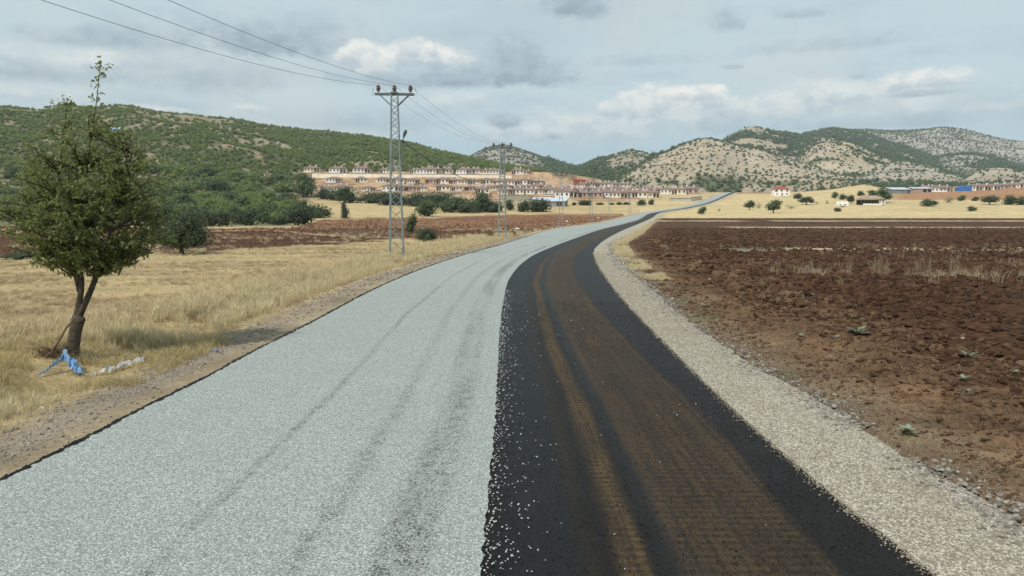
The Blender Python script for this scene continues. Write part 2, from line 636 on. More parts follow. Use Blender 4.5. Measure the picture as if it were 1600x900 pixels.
cc = k.mix(1.0, att.outputs['Color'], gc.outputs[0], 'MULTIPLY')
# pale chips of limestone in the soil
vor = k.n('ShaderNodeTexVoronoi', feature='F1')
k.set(vor.inputs['Vector'], v)
vor.inputs['Scale'].default_value = 5.0
vs_ = k.n('ShaderNodeSeparateColor')
k.set(vs_.inputs[0], vor.outputs['Color'])
chip = k.m('MULTIPLY', k.ss(vor.outputs['Distance'], .11, .07), k.m('GREATER_THAN', vs_.outputs[0], .86))
cc = k.mix(k.m('MULTIPLY', chip, k.m('MAXIMUM', soil, 0.25)), cc, (.40, .34, .27))
hb = k.m('ADD', k.m('MULTIPLY', n_mid, .25), k.m('ADD', k.m('MULTIPLY', n_fine, .10), k.m('MULTIPLY', n_grain, .02)))
hb = k.m('ADD', hb, k.m('MULTIPLY', k.m('MULTIPLY', far, rock), 9.0))
finish(k, cc, .95, .15, bump(k, hb, 1.0, .8))

# bitumen with brown dust in streaks along the lane (UV = metres across, metres along)
M_bit, k = mat_new('fresh_bitumen')
uvn = k.n('ShaderNodeUVMap', uv_map='lane')
sp = k.n('ShaderNodeSeparateXYZ')
k.set(sp.inputs[0], uvn.outputs[0])
ux, uy = sp.outputs[0], sp.outputs[1]
uvs = k.scale(uvn.outputs[0], (1.0, .035, 1.0))
uvm = k.scale(uvn.outputs[0], (1.0, .25, 1.0))
ns = k.noise(uvs, 3.2, 5, .6)
nm_ = k.noise(uvm, 2.0, 5, .65)
ng = k.noise(uvn.outputs[0], 30.0, 4, .8)
nb = k.noise(uvn.outputs[0], 1.2, 5, .65)
wob = k.m('ADD', ux, k.m('MULTIPLY', k.m('SUBTRACT', k.noise(k.scale(uvn.outputs[0], (.1, .06, 1)), 1.6, 3), .5), .5))


def band(k, x, a, b, soft):
    return k.m('MULTIPLY', k.ss(x, a - soft, a + soft), k.ss(x, b + soft, b - soft))


d1 = k.m('MULTIPLY', k.m('MULTIPLY', band(k, wob, 1.13, 1.42, .09), 1.1), k.m('ADD', .55, k.m('MULTIPLY', k.ss(k.noise(k.scale(uvn.outputs[0], (1, .02, 1)), 14.0, 3, .6), .35, .62), .5)))
lanes = k.m('ADD', .62, k.m('MULTIPLY', k.ss(k.noise(k.scale(uvn.outputs[0], (1, .008, 1)), 16.0, 4, .7), .40, .58), .62))
d2 = k.m('MULTIPLY', k.m('MULTIPLY', band(k, wob, 1.68, 3.02, .07), 1.0), lanes)
d3 = k.m('MULTIPLY', band(k, wob, .78, .98, .1), .25)
dust = k.m('MAXIMUM', k.m('MAXIMUM', d1, d2), d3)
dust = k.m('MULTIPLY', dust, k.m('ADD', .62, k.m('MULTIPLY', k.ss(ns, .3, .68), .38)))
dust = k.m('MULTIPLY', dust, k.m('ADD', .6, k.m('MULTIPLY', k.ss(nm_, .3, .7), .6)))
tread = k.n('ShaderNodeTexWave', wave_type='BANDS', bands_direction='Y')
k.set(tread.inputs['Vector'], uvn.outputs[0])
tread.inputs['Scale'].default_value = 2.2
tread.inputs['Distortion'].default_value = 3.0
tread.inputs['Detail'].default_value = 3
dust = k.m('MULTIPLY', dust, k.m('ADD', .62, k.m('MULTIPLY', tread.outputs['Fac'], .5)))
cc = k.mix(k.ss(nb, .3, .7), (.0062, .0060, .0058), (.0115, .0110, .0105))
cc = k.mix(k.m('MULTIPLY', band(k, wob, 1.55, 1.9, .12), .5), cc, (.020, .023, .025))
cc = k.mix(k.m('MULTIPLY', band(k, wob, .15, .8, .2), .45), cc, (.014, .020, .026))
mott = k.noise(uvn.outputs[0], 14.0, 4, .75)
dust = k.m('MULTIPLY', dust, k.m('ADD', .45, k.m('MULTIPLY', k.ss(mott, .35, .62), .75)))
cc = k.mix(dust, cc, k.mix(d1, (.078, .054, .031), (.108, .072, .036)))
cc = k.mix(k.m('MULTIPLY', k.ss(ng, .56, .66), k.m('ADD', .35, k.m('MULTIPLY', dust, .6))), cc, (.105, .088, .068))
# shallow pits: low spots of the grain coloured darker
cc = k.mix(k.m('MULTIPLY', k.ss(ng, .4, .2), .6), cc, (.006, .006, .006))
rg_ = k.m('ADD', .62, k.m('MULTIPLY', dust, .3))
finish(k, cc, k.m('SUBTRACT', rg_, .12), .12, bump(k, k.m('ADD', ng, k.m('MULTIPLY', nb, .4)), .03, 1.0))

# pale chippings rolled into the left lane
M_chip, k = mat_new('pale_chippings')
uvn = k.n('ShaderNodeUVMap', uv_map='lane')
sp = k.n('ShaderNodeSeparateXYZ')
k.set(sp.inputs[0], uvn.outputs[0])
ux, uy = sp.outputs[0], sp.outputs[1]
vo = k.n('ShaderNodeTexVoronoi', feature='F1')
k.set(vo.inputs['Vector'], uvn.outputs[0])
vo.inputs['Scale'].default_value = 52.0
vc = k.n('ShaderNodeSeparateColor')
k.set(vc.inputs[0], vo.outputs['Color'])
stone = k.mix(vc.outputs[0], (.245, .272, .258), (.455, .495, .470))
stone = k.mix(k.m('MULTIPLY', k.m('GREATER_THAN', vc.outputs[1], .86), .7), stone, (.60, .63, .60))
wear = k.noise(k.scale(uvn.outputs[0], (1, .05, 1)), 1.5, 5, .6)
blot = k.noise(uvn.outputs[0], .8, 5, .6)
wob = k.m('ADD', ux, k.m('MULTIPLY', k.m('SUBTRACT', k.noise(k.scale(uvn.outputs[0], (.1, .07, 1)), 1.3, 3), .5), .35))
tr = k.m('ADD', k.m('MULTIPLY', band(k, wob, -.92, -.40, .12), .62), k.m('MULTIPLY', band(k, wob, -1.66, -1.42, .10), .42))
tr = k.m('ADD', tr, k.m('MULTIPLY', band(k, wob, -2.84, -2.70, .05), .55))
tr = k.m('MULTIPLY', tr, k.ss(k.noise(k.scale(uvn.outputs[0], (1, .10, 1)), 1.1, 4, .6), .22, .6))
thin = k.m('ADD', .13, k.m('MULTIPLY', tr, .50))
thin = k.m('ADD', thin, k.m('MULTIPLY', k.ss(wear, .5, .8), .10))
patch = k.ss(k.noise(k.scale(uvn.outputs[0], (1, .7, 1)), 6.0, 5, .7), .35, .65)
thin = k.m('MULTIPLY', thin, k.m('ADD', .6, k.m('MULTIPLY', patch, .9)))
gap = k.ss(k.noise(uvn.outputs[0], 34.0, 3, .75), .36, .30)
gap = k.m('MAXIMUM', gap, k.m('LESS_THAN', k.noise(uvn.outputs[0], 34.0, 3, .75), k.m('ADD', .30, k.m('MULTIPLY', thin, .36))))
gp2 = k.m('GREATER_THAN', vo.outputs['Distance'], .62)
cc = k.mix(k.m('MULTIPLY', k.ss(blot, .3, .7), .20), stone, (.30, .32, .29))
cc = k.mix(k.m('MULTIPLY', k.ss(vo.outputs['Distance'], .35, .7), .55), cc, (.10, .11, .11))
cc = k.mix(k.m('MULTIPLY', tr, .30), cc, (.15, .13, .115))
cc = k.mix(k.m('MULTIPLY', gap, .85), cc, (.045, .048, .05))
hh = k.m('SUBTRACT', k.m('MULTIPLY', vc.outputs[2], .4), vo.outputs['Distance'])
finish(k, cc, .85, .25, bump(k, hh, .008, .8))

# gravel shoulder
M_grav, k = mat_new('shoulder_gravel')
uvn = k.n('ShaderNodeUVMap', uv_map='lane')
vo = k.n('ShaderNodeTexVoronoi', feature='F1')
k.set(vo.inputs['Vector'], uvn.outputs[0])
vo.inputs['Scale'].default_value = 40.0
vc = k.n('ShaderNodeSeparateColor')
k.set(vc.inputs[0], vo.outputs['Color'])
stone = k.mix(vc.outputs[0], (.28, .25, .195), (.66, .62, .52))
bl = k.noise(uvn.outputs[0], 1.4, 5, .65)
stone = k.mix(k.m('MULTIPLY', k.ss(bl, .45, .7), .35), stone, (.24, .19, .13))
stone = k.mix(k.m('MULTIPLY', k.ss(vo.outputs['Distance'], .3, .75), .6), stone, (.11, .09, .06))
hh = k.m('SUBTRACT', k.m('MULTIPLY', vc.outputs[2], .6), vo.outputs['Distance'])
finish(k, stone, .92, .2, bump(k, k.m('ADD', hh, k.m('MULTIPLY', bl, 1.5)), .014, 1.0))


def stone_mat(name, a, b):
    m, k = mat_new(name)
    oi = k.n('ShaderNodeObjectInfo')
    tcn = k.n('ShaderNodeTexCoord')
    cc = k.mix(oi.outputs['Random'], a, b)
    n = k.noise(tcn.outputs['Object'], 4.0, 4, .6)
    cc = k.mix(k.m('MULTIPLY', k.ss(n, .35, .7), .45), cc, tuple(q * .55 for q in a))
    finish(k, cc, .92, .15, bump(k, n, .2, .5))
    return m


M_clod = stone_mat('soil_clod', (.036, .018, .010), (.108, .056, .031))
M_tanclod = stone_mat('tan_clod', (.11, .065, .036), (.21, .135, .078))
M_edge = stone_mat('edge_stone', (.15, .14, .12), (.48, .45, .39))
M_white = stone_mat('limestone', (.62, .60, .54), (.48, .45, .40))
M_chipw = stone_mat('loose_chipping', (.50, .55, .54), (.72, .76, .74))
M_bitlump = stone_mat('bitumen_crumb', (.012, .012, .013), (.03, .03, .032))


def leaf_mat(name, a, b, c, trans=.25, rough=.6, var='instance'):
    m, k = mat_new(name)
    oi = k.n('ShaderNodeObjectInfo')
    at_ = k.n('ShaderNodeAttribute', attribute_name='tone')
    sp = k.n('ShaderNodeSeparateColor')
    k.set(sp.inputs[0], at_.outputs['Color'])
    cc = k.mix(oi.outputs['Random'] if var == 'instance' else sp.outputs[1], a, b)
    cc = k.mix(k.m('MULTIPLY', sp.outputs[0], .75), cc, c)
    d = k.n('ShaderNodeBsdfPrincipled')
    k.set(d.inputs['Base Color'], cc)
    d.inputs['Roughness'].default_value = rough
    d.inputs['Specular IOR Level'].default_value = .25
    t = k.n('ShaderNodeBsdfTranslucent')
    k.set(t.inputs[0], k.mix(.5, cc, tuple(min(1, q * 1.8) for q in c)))
    mx = k.n('ShaderNodeMixShader')
    mx.inputs[0].default_value = trans
    k.t.links.new(d.outputs[0], mx.inputs[1])
    k.t.links.new(t.outputs[0], mx.inputs[2])
    o = k.n('ShaderNodeOutputMaterial')
    k.t.links.new(mx.outputs[0], o.inputs[0])
    return m


M_leafnear = leaf_mat('walnut_leaf', (.092, .128, .034), (.150, .178, .052), (.24, .27, .12), .45, .5, 'tone')
M_leafbelt = leaf_mat('belt_leaf', (.042, .070, .032), (.070, .100, .042), (.10, .14, .06), .28)
M_leafdark = leaf_mat('dark_leaf', (.034, .054, .030), (.056, .078, .040), (.085, .105, .055), .22)
M_leafoak = leaf_mat('hill_oak_leaf', (.088, .146, .040), (.155, .198, .056), (.20, .23, .08), .38)
M_leafjun = leaf_mat('juniper_leaf', (.070, .108, .060), (.105, .140, .078), (.13, .165, .09), .28)
M_grass = leaf_mat('dry_grass', (.43, .335, .185), (.56, .45, .265), (.64, .55, .37), .3, .7)
M_grassolive = leaf_mat('olive_grass', (.28, .225, .105), (.38, .31, .155), (.48, .40, .22), .3, .7)
M_weed = leaf_mat('green_weed', (.19, .24, .15), (.24, .28, .19), (.30, .33, .24), .3, .6)
M_bark = weathered('bark', (.13, .108, .085), (.055, .044, .035), 9, .9, .15, 0, .03)
M_wood = weathered('dead_wood', (.20, .14, .09), (.09, .06, .04), 12, .9, .15)
M_steel = weathered('galvanised_steel', (.24, .285, .29), (.15, .185, .19), 1.2, .5, .5, .25)
M_steeldark = weathered('dull_steel', (.12, .15, .15), (.07, .09, .09), 1.5, .55, .4, .2)
M_porc = weathered('brown_porcelain', (.085, .018, .014), (.045, .010, .009), 2, .25, .6)
M_wire = weathered('wire_aluminium', (.06, .065, .07), (.04, .045, .05), 2, .5, .4)
M_cable = weathered('black_cable', (.02, .02, .022), (.015, .015, .016), 2, .6, .3)
M_conc = weathered('concrete', (.42, .40, .36), (.30, .28, .25), .8, .9, .2)
M_retain = weathered('pale_retaining_stone', (.80, .73, .60), (.66, .58, .45), .25, .95, .15, 0, .1)
M_cream = weathered('cream_render', (.72, .67, .57), (.60, .54, .44), .5, .9, .2)
M_whitew = weathered('white_render', (.78, .77, .74), (.66, .64, .60), .5, .9, .2)
M_brick = weathered('bare_block', (.42, .32, .27), (.30, .21, .17), .8, .95, .15)
M_roofa = weathered('rose_roof_tile', (.25, .17, .145), (.17, .115, .10), .9, .9, .15)
M_roofb = weathered('grey_rose_roof_tile', (.24, .175, .16), (.17, .125, .115), .9, .9, .15)
M_roofred = weathered('red_roof_tile', (.30, .09, .07), (.22, .07, .055), .9, .9, .15)
M_dark = weathered('dark_opening', (.035, .032, .032), (.02, .02, .02), .9, .6, .4)
M_door = weathered('brown_door', (.10, .055, .035), (.07, .04, .025), 1, .6, .3)
M_red = weathered('red_cladding', (.36, .085, .065), (.27, .06, .05), .4, .8, .25)
M_metalroof = weathered('pale_sheet_metal', (.55, .62, .66), (.42, .48, .52), .4, .45, .5, .2)
M_blue = weathered('blue_tarpaulin', (.045, .15, .40), (.03, .09, .26), 1.2, .5, .4, 0, .05)
M_bluelt = weathered('light_blue_plastic', (.11, .36, .74), (.42, .52, .62), 22, .45, .4, 0, .02)
M_rag = weathered('grey_white_plastic', (.62, .62, .60), (.38, .38, .38), 14, .6, .3, 0, .02)

# ------------------------------------------------------------------ the ground: one sheet out to the horizon
az_in = np.radians(np.linspace(-37, 37, 640))
az_l = np.radians(np.linspace(-180, -37, 60))[:-1]
az_r = np.radians(np.linspace(37, 180, 60))[1:]
AZs = np.concatenate([az_l, az_in, az_r])
RR = np.concatenate([np.linspace(0.6, 4.8, 8), np.exp(np.linspace(math.log(5), math.log(80), 330)),
                     np.exp(np.linspace(math.log(80.9), math.log(760), 230)),
                     np.exp(np.linspace(math.log(765), math.log(3700), 230)), np.array([4200, 5500, 8000.])])
A, R_ = np.meshgrid(AZs, RR)
GX, GY = R_ * np.sin(A), R_ * np.cos(A)
GZ, HID, HF = land(GX, GY)
GU, GV = proj(GX, GY, base_h(GX, GY))
front = (GY > 4) & (np.abs(GX) < GY * 2.2)

cosr = road_cos(GY)
inroad_rng = (GY < 596) & (GY > -80)
dL = (ex('L', GY) - GX) * cosr           # > 0: left of the road
dS = (GX - ex('S', GY)) * cosr           # > 0: right of the gravel
on = inroad_rng & (dL < 0.06) & (dS < 0.1)

# boundaries of the fields, wobbling a little
wob = (fbm(GX, GY, 9, 3) - .5)
wobf = (fbm(GX + 50, GY, 60, 3) - .5)
Vw = GV + wob * np.clip((GV - 335) * .10, 1.2, 9) + wobf * 3


def C3(r, g, b):
    return np.array([r, g, b])


def blend(col, m, c):
    return col * (1 - m[..., None]) + np.asarray(c) * m[..., None]


# valley default: dry straw
col = np.ones(GX.shape + (3,)) * C3(.42, .325, .175)
n1 = fbm(GX, GY, 40, 4)
n2 = fbm(GX + 31, GY + 7, 6, 4)
col = blend(col, sstep(n1, .45, .7) * .5, (.36, .27, .13))
col = blend(col, sstep(n2, .5, .75) * .4, (.50, .40, .21))
soilm = np.zeros(GX.shape)
strawm = np.ones(GX.shape)
rockm = np.zeros(GX.shape)

# --- right: ploughed field with straw strips
ploughR = (sstep(dS, .4, 1.6)) * sstep(Vw, 340.0, 340.9) * inroad_rng * front
clodn = fbm(GX, GY, 1.2, 4)
nearv = sstep(dS + wob * 2.5, 5.0, .8) * sstep(GY, 60, 25)
soilc = C3(.074, .038, .021) + (fbm(GX, GY, 14, 4)[..., None] - .5) * C3(.050, .028, .017)
col = np.where(ploughR[..., None] > 0, blend(col, ploughR, 0) + soilc * ploughR[..., None], col)
soilm = np.maximum(soilm, ploughR)
tan_m = np.clip(nearv * ploughR + sstep(dS, 0, .5) * sstep(dS, 3.0, .8) * (GY < 320) * (GY > -60) * front * (dS < 3), 0, 1)
col = blend(col, tan_m * .85, (.165, .105, .060))
col = blend(col, inroad_rng * front * (GX > 0) * sstep(dS, -.3, 0) * sstep(dS, 1.6, .9) * sstep(GY, 330, 250), (.175, .125, .080))
strawm = strawm * (1 - ploughR)
for vc_, hw, st in ((345.2, .7, .8), (355.6, .8, .75), (389.0, 1.5, .85), (431, 1.8, .18)):
    gap_ = sstep(fbm(GX, GY * .1, 14, 3), .30, .48)
    mm = ploughR * sstep(np.abs(GV - vc_ + wobf * 1.5 * (vc_ > 350)), hw * 1.7, hw * .4) * st * gap_
    col = blend(col, mm, (.44, .36, .22))
    soilm = soilm * (1 - mm * .8)
# grey weeds lying along the third strip
mm = ploughR * sstep(np.abs(GV - 392), 3.4, 1.2) * sstep(fbm(GX, GY, 5, 3), .42, .52) * sstep(GX, 14, 18) * .85
col = blend(col, mm, (.21, .19, .15))
# thin dead grass along the field edge by the shoulder
mm = sstep(dS, -.2, .3) * sstep(dS + wob * 2, 1.7, .9) * sstep(GY, 32, 46) * sstep(GY, 330, 250) * (GX > 0) * front
col = blend(col, mm * .65, (.29, .225, .13))
# green patches
for (uu, vv, ru, rv) in ((1100, 495, 26, 12), (1062, 470, 22, 8), (1230, 585, 20, 9), (1418, 679, 14, 7)):
    mm = sstep(np.hypot((GU - uu) / ru, (GV - vv) / rv) + wob * 1.4, 1.1, .4) * front
    col = blend(col, mm * .5, (.105, .12, .05))

# --- left: bare dirt beside the road, then grass, then brown fields
left = inroad_rng & (dL > 0) & front
dirt = left * sstep(dL + wob * 1.3, 2.15, 1.3)
col = blend(col, dirt, (.31, .25, .165))
col = blend(col, left * sstep(np.abs(dL - .95 + wob * .4), .45, .2) * .55 * sstep(n2, .4, .6), (.25, .215, .185))
LBu = [-400, 0, 326, 380, 485, 570, 612, 689, 752, 809, 865, 921, 960, 1000]
LBv = [404, 403, 392.5, 387, 382, 378, 374, 375, 371, 366.5, 356.5, 350, 344, 336]
UBu = [-400, 0, 100, 250, 455, 505, 620, 690, 770, 860, 930, 975]
UBv = [352, 352, 352, 357, 356, 342, 340, 340, 335, 334, 334.5, 334.5]
lb = np.interp(GU, LBu, LBv)
ub = np.interp(GU, UBu, UBv)
rag_ = (fbm(GX, GY, 5, 4, .65) - .5)
brown = sstep(Vw + rag_ * 7, ub - .8, ub + 1.4) * sstep(Vw + rag_ * 12, lb + 1.5, lb - 1.5) * front * (dL > 2.0) * (GU < 975)
upper = sstep(GV, 361, 355)
bc = C3(.100, .050, .028) * (1 - upper[..., None]) + C3(.190, .098, .052) * upper[..., None]
bc = bc + (fbm(GX, GY, 22, 4)[..., None] - .5) * C3(.10, .055, .032)
col = col * (1 - brown[..., None]) + bc * brown[..., None]
soilm = np.maximum(soilm, brown)
for (pts, hw, st) in (([(240, 362), (420, 360), (505, 367), (600, 371), (620, 372)], 1.0, .6), ([(690, 359), (745, 357.5), (830, 362), (900, 352)], 1.0, .55),
                      ([(0, 360), (60, 361), (120, 366)], 2.0, .6)):
    vl = np.interp(GU, [p[0] for p in pts], [p[1] for p in pts], left=-99, right=-99)
    mm = brown * sstep(np.abs(GV - vl + wobf * 2), hw * 1.6, hw * .5) * st
    col = blend(col, mm, (.42, .33, .19))
olive = sstep(np.abs(GV - 363 - wobf * 4), 5, 2) * sstep(GU, 470, 520) * sstep(GU, 700, 600) * brown * .5
col = blend(col, olive, (.17, .13, .075))
strawm = strawm * (1 - brown) * (1 - dirt)
# faint drilling lines in the left stubble field
rowl = left * (dL > 4) * (brown < .2) * (GY < 80)
col = blend(col, rowl * sstep(fbm(GX * .4 + GY * .12, GY * 1.1 - GX * .25, 3.0, 4), .5, .66) * .55, (.27, .185, .105))
col = blend(col, rowl * sstep(fbm(GX, GY * 1.8, 11, 3), .55, .68) * .5, (.24, .175, .095))

# --- town side: orange cut earth, forest floor, hills
earth = sstep(GU + wobf * 12, 395, 430) * sstep(GU, 1165, 1120) * sstep(GV + wobf * 3, 316 - 0 * GU, 311) * sstep(GY, 380, 420) * (GY < 800) * front * (HID < 0)
ec = C3(.37, .245, .145) + (fbm(GX, GY, 16, 4, .65)[..., None] - .5) * C3(.34, .30, .24)
ec = ec * (1 - .55 * sstep(fbm(GX + 99, GY, 11, 3), .55, .66)[..., None])
col = col * (1 - earth[..., None]) + ec * earth[..., None]
# yellow strip below the town and the rise on the right stay straw; reddish bank under the right-hand hamlet
red = sstep(GU + wobf * 20, 1385, 1410) * sstep(GV + wobf * 4, 313.5, 311.5) * (GY < 640) * front * (HID < 0)
col = blend(col, red * .9, (.31, .165, .09))
red2 = sstep(GU, 1120, 1150) * sstep(GU, 1225, 1205) * sstep(GV, 303.8, 301.5) * (GY < 640) * front * (HID < 0)
col = blend(col, red2 * .8, (.30, .16, .10))
strawR = (GU > 1000) & (GV < 341) & front & (HID < 0) & (GY < 640) & (red < .3) & (red2 < .3)
mm = strawR * sstep(np.abs(np.sin((GV + wobf * 5) * 1.1)), .8, 1.0) * .35
col = blend(col, mm, (.34, .25, .12))
col = blend(col, strawR * .5, (.56, .45, .25))
col = blend(col, strawR * sstep(fbm(GX * .3, GY, 14, 4), .5, .66) * .4, (.36, .28, .16))
# far valley floor beyond the fields: scrub
scrub = (HID < 0) * sstep(GY, 640, 720) * (GU > 1000) * front
col = blend(col, scrub * .7, (.20, .20, .12))
forest_fl = sstep(GU, 500, 430) * sstep(Vw, 356, 350) * (HID < 0) * front
col = blend(col, forest_fl * .9, (.10, .105, .055))

hillc = {'A': (.33, .27, .17), 'B': (.33, .30, .26), 'C': (.36, .31, .23), 'D': (.49, .40, .29), 'E': (.40, .34, .25), 'F': (.36, .32, .26),
         'Q': (.34, .31, .275), 'G': (.48, .40, .29), 'H': (.35, .32, .27), 'I': (.42, .37, .29), 'J': (.42, .36, .27)}
hn = fbm(GX, GY, 90, 5)
for i, h in enumerate(HILLS):
    m = (HID == i) * 1.0
    hc = np.array(hillc[h.name]) + (hn[..., None] - .5) * .16
    rk_ = sstep(fbm(GX + 7, GY, 26, 4, .65), .52, .62)[..., None]
    hc = hc * (1 - .3 * rk_) + np.array([.32, .31, .29]) * .3 * rk_
    col = col * (1 - m[..., None]) + hc * m[..., None]
rockm = (HID >= 0) * 1.0


def dens(X, Y, hid, f):
    """share of the ground under trees"""
    U, V_ = proj(X, Y, land(X, Y)[0]) if False else proj(X, Y, base_h(X, Y))
    n = fbm(X, Y, 120, 4)
    nf = fbm(X + 9, Y, 45, 3)
    d = np.zeros(X.shape)
    t = X / np.maximum(Y, 1)
    u = 800 + F * t
    for i, h in enumerate(HILLS):
        m = hid == i
        if h.name == 'A':
            v_ = .95 - .92 * sstep(f, .60, .85) * sstep(u, 460, 260) * sstep(nf, .42, .52) - .25 * sstep(nf, .60, .70) - .3 * sstep(fbm(X, Y, 22, 3), .64, .74)
            v_ = v_ - .25 * sstep(u, 640, 760) * sstep(nf, .5, .6)
        elif h.name == 'D':
            v_ = .60 + .18 * sstep(nf, .5, .62) + .15 * sstep(f, .25, .08) + .8 * sstep(u, 1075, 1035) * sstep(f, .70, .86)
        elif h.name == 'C':
            v_ = .50 + .5 * sstep(u, 960, 935) + .5 * sstep(f, .45, .2)
        elif h.name == 'E':
            v_ = .92 - .7 * sstep(f, .80, .92) * sstep(u, 1225, 1195) - .7 * sstep(nf, .54, .62)
        elif h.name == 'F':
            v_ = .90 - .65 * sstep(f, .85, .95) * sstep(u, 1340, 1300) - .7 * sstep(nf, .56, .64)
        elif h.name == 'B':
            v_ = .42 + .5 * sstep(u, 810, 860)
        elif h.name == 'Q':
            v_ = .46 + .3 * sstep(n, .54, .66) + .4 * sstep(f, .4, .15)
        elif h.name == 'G':
            v_ = .50 + .4 * sstep(nf, .50, .62) * sstep(u, 1300, 1240) + .7 * sstep(f, .25, .1) + .5 * sstep(n, .56, .64)
        elif h.name == 'H':
            v_ = .48 + .45 * sstep(n, .52, .6) + .4 * sstep(f, .5, .3)
        else:
            v_ = .48 + .35 * sstep(n, .54, .62) + .5 * sstep(f, .25, .1)
        d = np.where(m, v_, d)
    return np.clip(d, 0, 1), u


DN, _ = dens(GX, GY, HID, HF)
mm = (HID >= 0) * sstep(DN, .76, .95)
col = blend(col, mm * .85, (.095, .115, .052))
col = blend(col, (HID >= 0) * sstep(fbm(GX, GY, 30, 4), .62, .72) * .35, (.50, .43, .32))
strawm = strawm * (HID < 0)

# heights: bury the ground under the road, roughen the fields
rough_r = ploughR * (.25 + .75 * sstep(dS, .2, 2.0))
rough_r = rough_r * sstep(dS, .0, .5)
furrow = np.sin((GY + .08 * GX + (fbm(GX, GY, 4, 3) - .5) * 1.6) * 2 * np.pi / .62) * .035 * (GY < 60)
amp = rough_r * (furrow * 1.4 + 0.26 * (fbm(GX, GY, .9, 4, .6) - .5) + .10 * (fbm(GX * .5, GY, .35, 3) - .5) + .14 * (fbm(GX, GY, 5, 2) - .5))
near_d = np.where(dL > 0, dL, np.where(dS > 0, dS, 0))
amp = amp + .10 * (fbm(GX, GY, 1.6, 4) - .5) * sstep(near_d, .3, 2.0) * (1 - rough_r) * (GY < 300)
amp = amp + np.where(brown > .3, .20, .0) * (fbm(GX, GY, 1.2, 3) - .5)
amp = amp - .22 * sstep(np.abs(dL - 3.0), 1.4, .2) * inroad_rng * (GY < 200) * (GY > -70)     # shallow ditch on the left
GZ = GZ + np.where(HID < 0, amp, 0) + np.where(HID >= 0, 1, 0) * np.clip((GY - 600) / 900, 0, 1) * 5.0 * (fbm(GX, GY, 22, 3) - .5)
GZ = np.where(on, base_h(GX, GY) - .14, GZ)
GZ = np.where(inroad_rng & ~on & (near_d < .35) & ((dL < .5) | (dS < .5)) & (HID < 0), np.minimum(GZ, base_h(GX, GY) + .0), GZ)

nr, na = GX.shape
V = np.stack([GX, GY, GZ], -1).reshape(-1, 3)
idx = np.arange(nr * na).reshape(nr, na)
q = np.stack([idx[:-1, :-1], idx[:-1, 1:], idx[1:, 1:], idx[1:, :-1]], -1).reshape(-1, 4)
q = q[:, ::-1]
# seam and centre
V = np.vstack([V, [[0, 0, -.14]]])
cz = len(V) - 1
inner = np.stack([np.full(na - 1, cz), idx[0, :-1], idx[0, 1:], idx[0, 1:]], -1)
zc = np.concatenate([np.clip(col, .01, .9).reshape(-1, 3), [[.1, .1, .1]]])
zc = np.hstack([zc, np.ones((len(zc), 1))])
kc = np.stack([soilm, strawm, rockm], -1).reshape(-1, 3)
kc = np.vstack([kc, [[0, 0, 0]]])
kc = np.hstack([kc, np.ones((len(kc), 1))])
me = mesh_np('ground', V, q, M_land, True, {'zone': zc, 'kindof': kc})
ground = new_obj('ground', me)
tag(ground, kind='structure')

# ------------------------------------------------------------------ the road
def strip(name, left, right, zl, zr, mat, Ys, nx=8, jitl=0.0, jitr=0.0, js=.12):
    """sheet between two edge functions; lane UV in metres"""
    xl, xr = left(Ys), right(Ys)
    c = 1 / np.maximum(road_cos(Ys), .2)
    r1 = np.random.default_rng(abs(hash(name)) % 1000 if False else len(name))
    xl = xl + jitl * c * (fbm(Ys, Ys * 0 + 3.3, js, 3) - .5) * 2
    xr = xr + jitr * c * (fbm(Ys, Ys * 0 + 8.7, js, 3) - .5) * 2
    t = np.linspace(0, 1, nx)
    X = xl[:, None] * (1 - t) + xr[:, None] * t
    Y = np.repeat(Ys[:, None], nx, 1)
    Z = base_h(X, Y) + zl * (1 - t) + zr * t
    V = np.stack([X, Y, Z], -1).reshape(-1, 3)
    idx = np.arange(len(Ys) * nx).reshape(len(Ys), nx)
    q = np.stack([idx[:-1, :-1], idx[:-1, 1:], idx[1:, 1:], idx[1:, :-1]], -1).reshape(-1, 4)
    me = mesh_np(name, V, q, mat, True)
    cs = road_cos(Ys)
    mx = ex('M', Ys)
    U = (X - mx[:, None]) * cs[:, None]
    al = np.concatenate([[0], np.cumsum(np.hypot(np.diff(Ys), np.diff(mx)))])
    uv = np.stack([U, np.repeat(al[:, None], nx, 1)], -1).reshape(-1, 2)
    layer = me.uv_layers.new(name='lane')
    li = np.zeros(len(me.loops), dtype=np.int32)
    me.loops.foreach_get('vertex_index', li)
    layer.data.foreach_set('uv', uv[li].astype(np.float32).ravel())
    return new_obj(name, me)


Yn = np.concatenate([np.linspace(-80, 2, 60), np.exp(np.linspace(math.log(2.05), math.log(594), 1500))])
road = strip('road', lambda y: ex('L', y) - .10, lambda y: ex('R', y), .055, .05, M_bit, Yn, 14, .05, .035, .25)
tag(road, kind='structure')
chips = strip('road_chippings', lambda y: ex('L', y), lambda y: ex('M', y), .067, .067, M_chip, Yn, 10, .05, .03, .1)
tag(chips, kind='structure')
Ysh = Yn
sh = strip('road_shoulder', lambda y: ex('R', y) - .05, lambda y: ex('S', y), .044, .004, M_grav, Ysh, 8, 0, .14, .6)
tag(sh, kind='structure')


# ------------------------------------------------------------------ scattering of uncountable things
HIDDEN = {}


def src_collection(name, meshes):
    c = bpy.data.collections.new(name)
    for i, me in enumerate(meshes):
        o = bpy.data.objects.new('%s_source_%02d' % (name, i), me)
        c.objects.link(o)
    return c


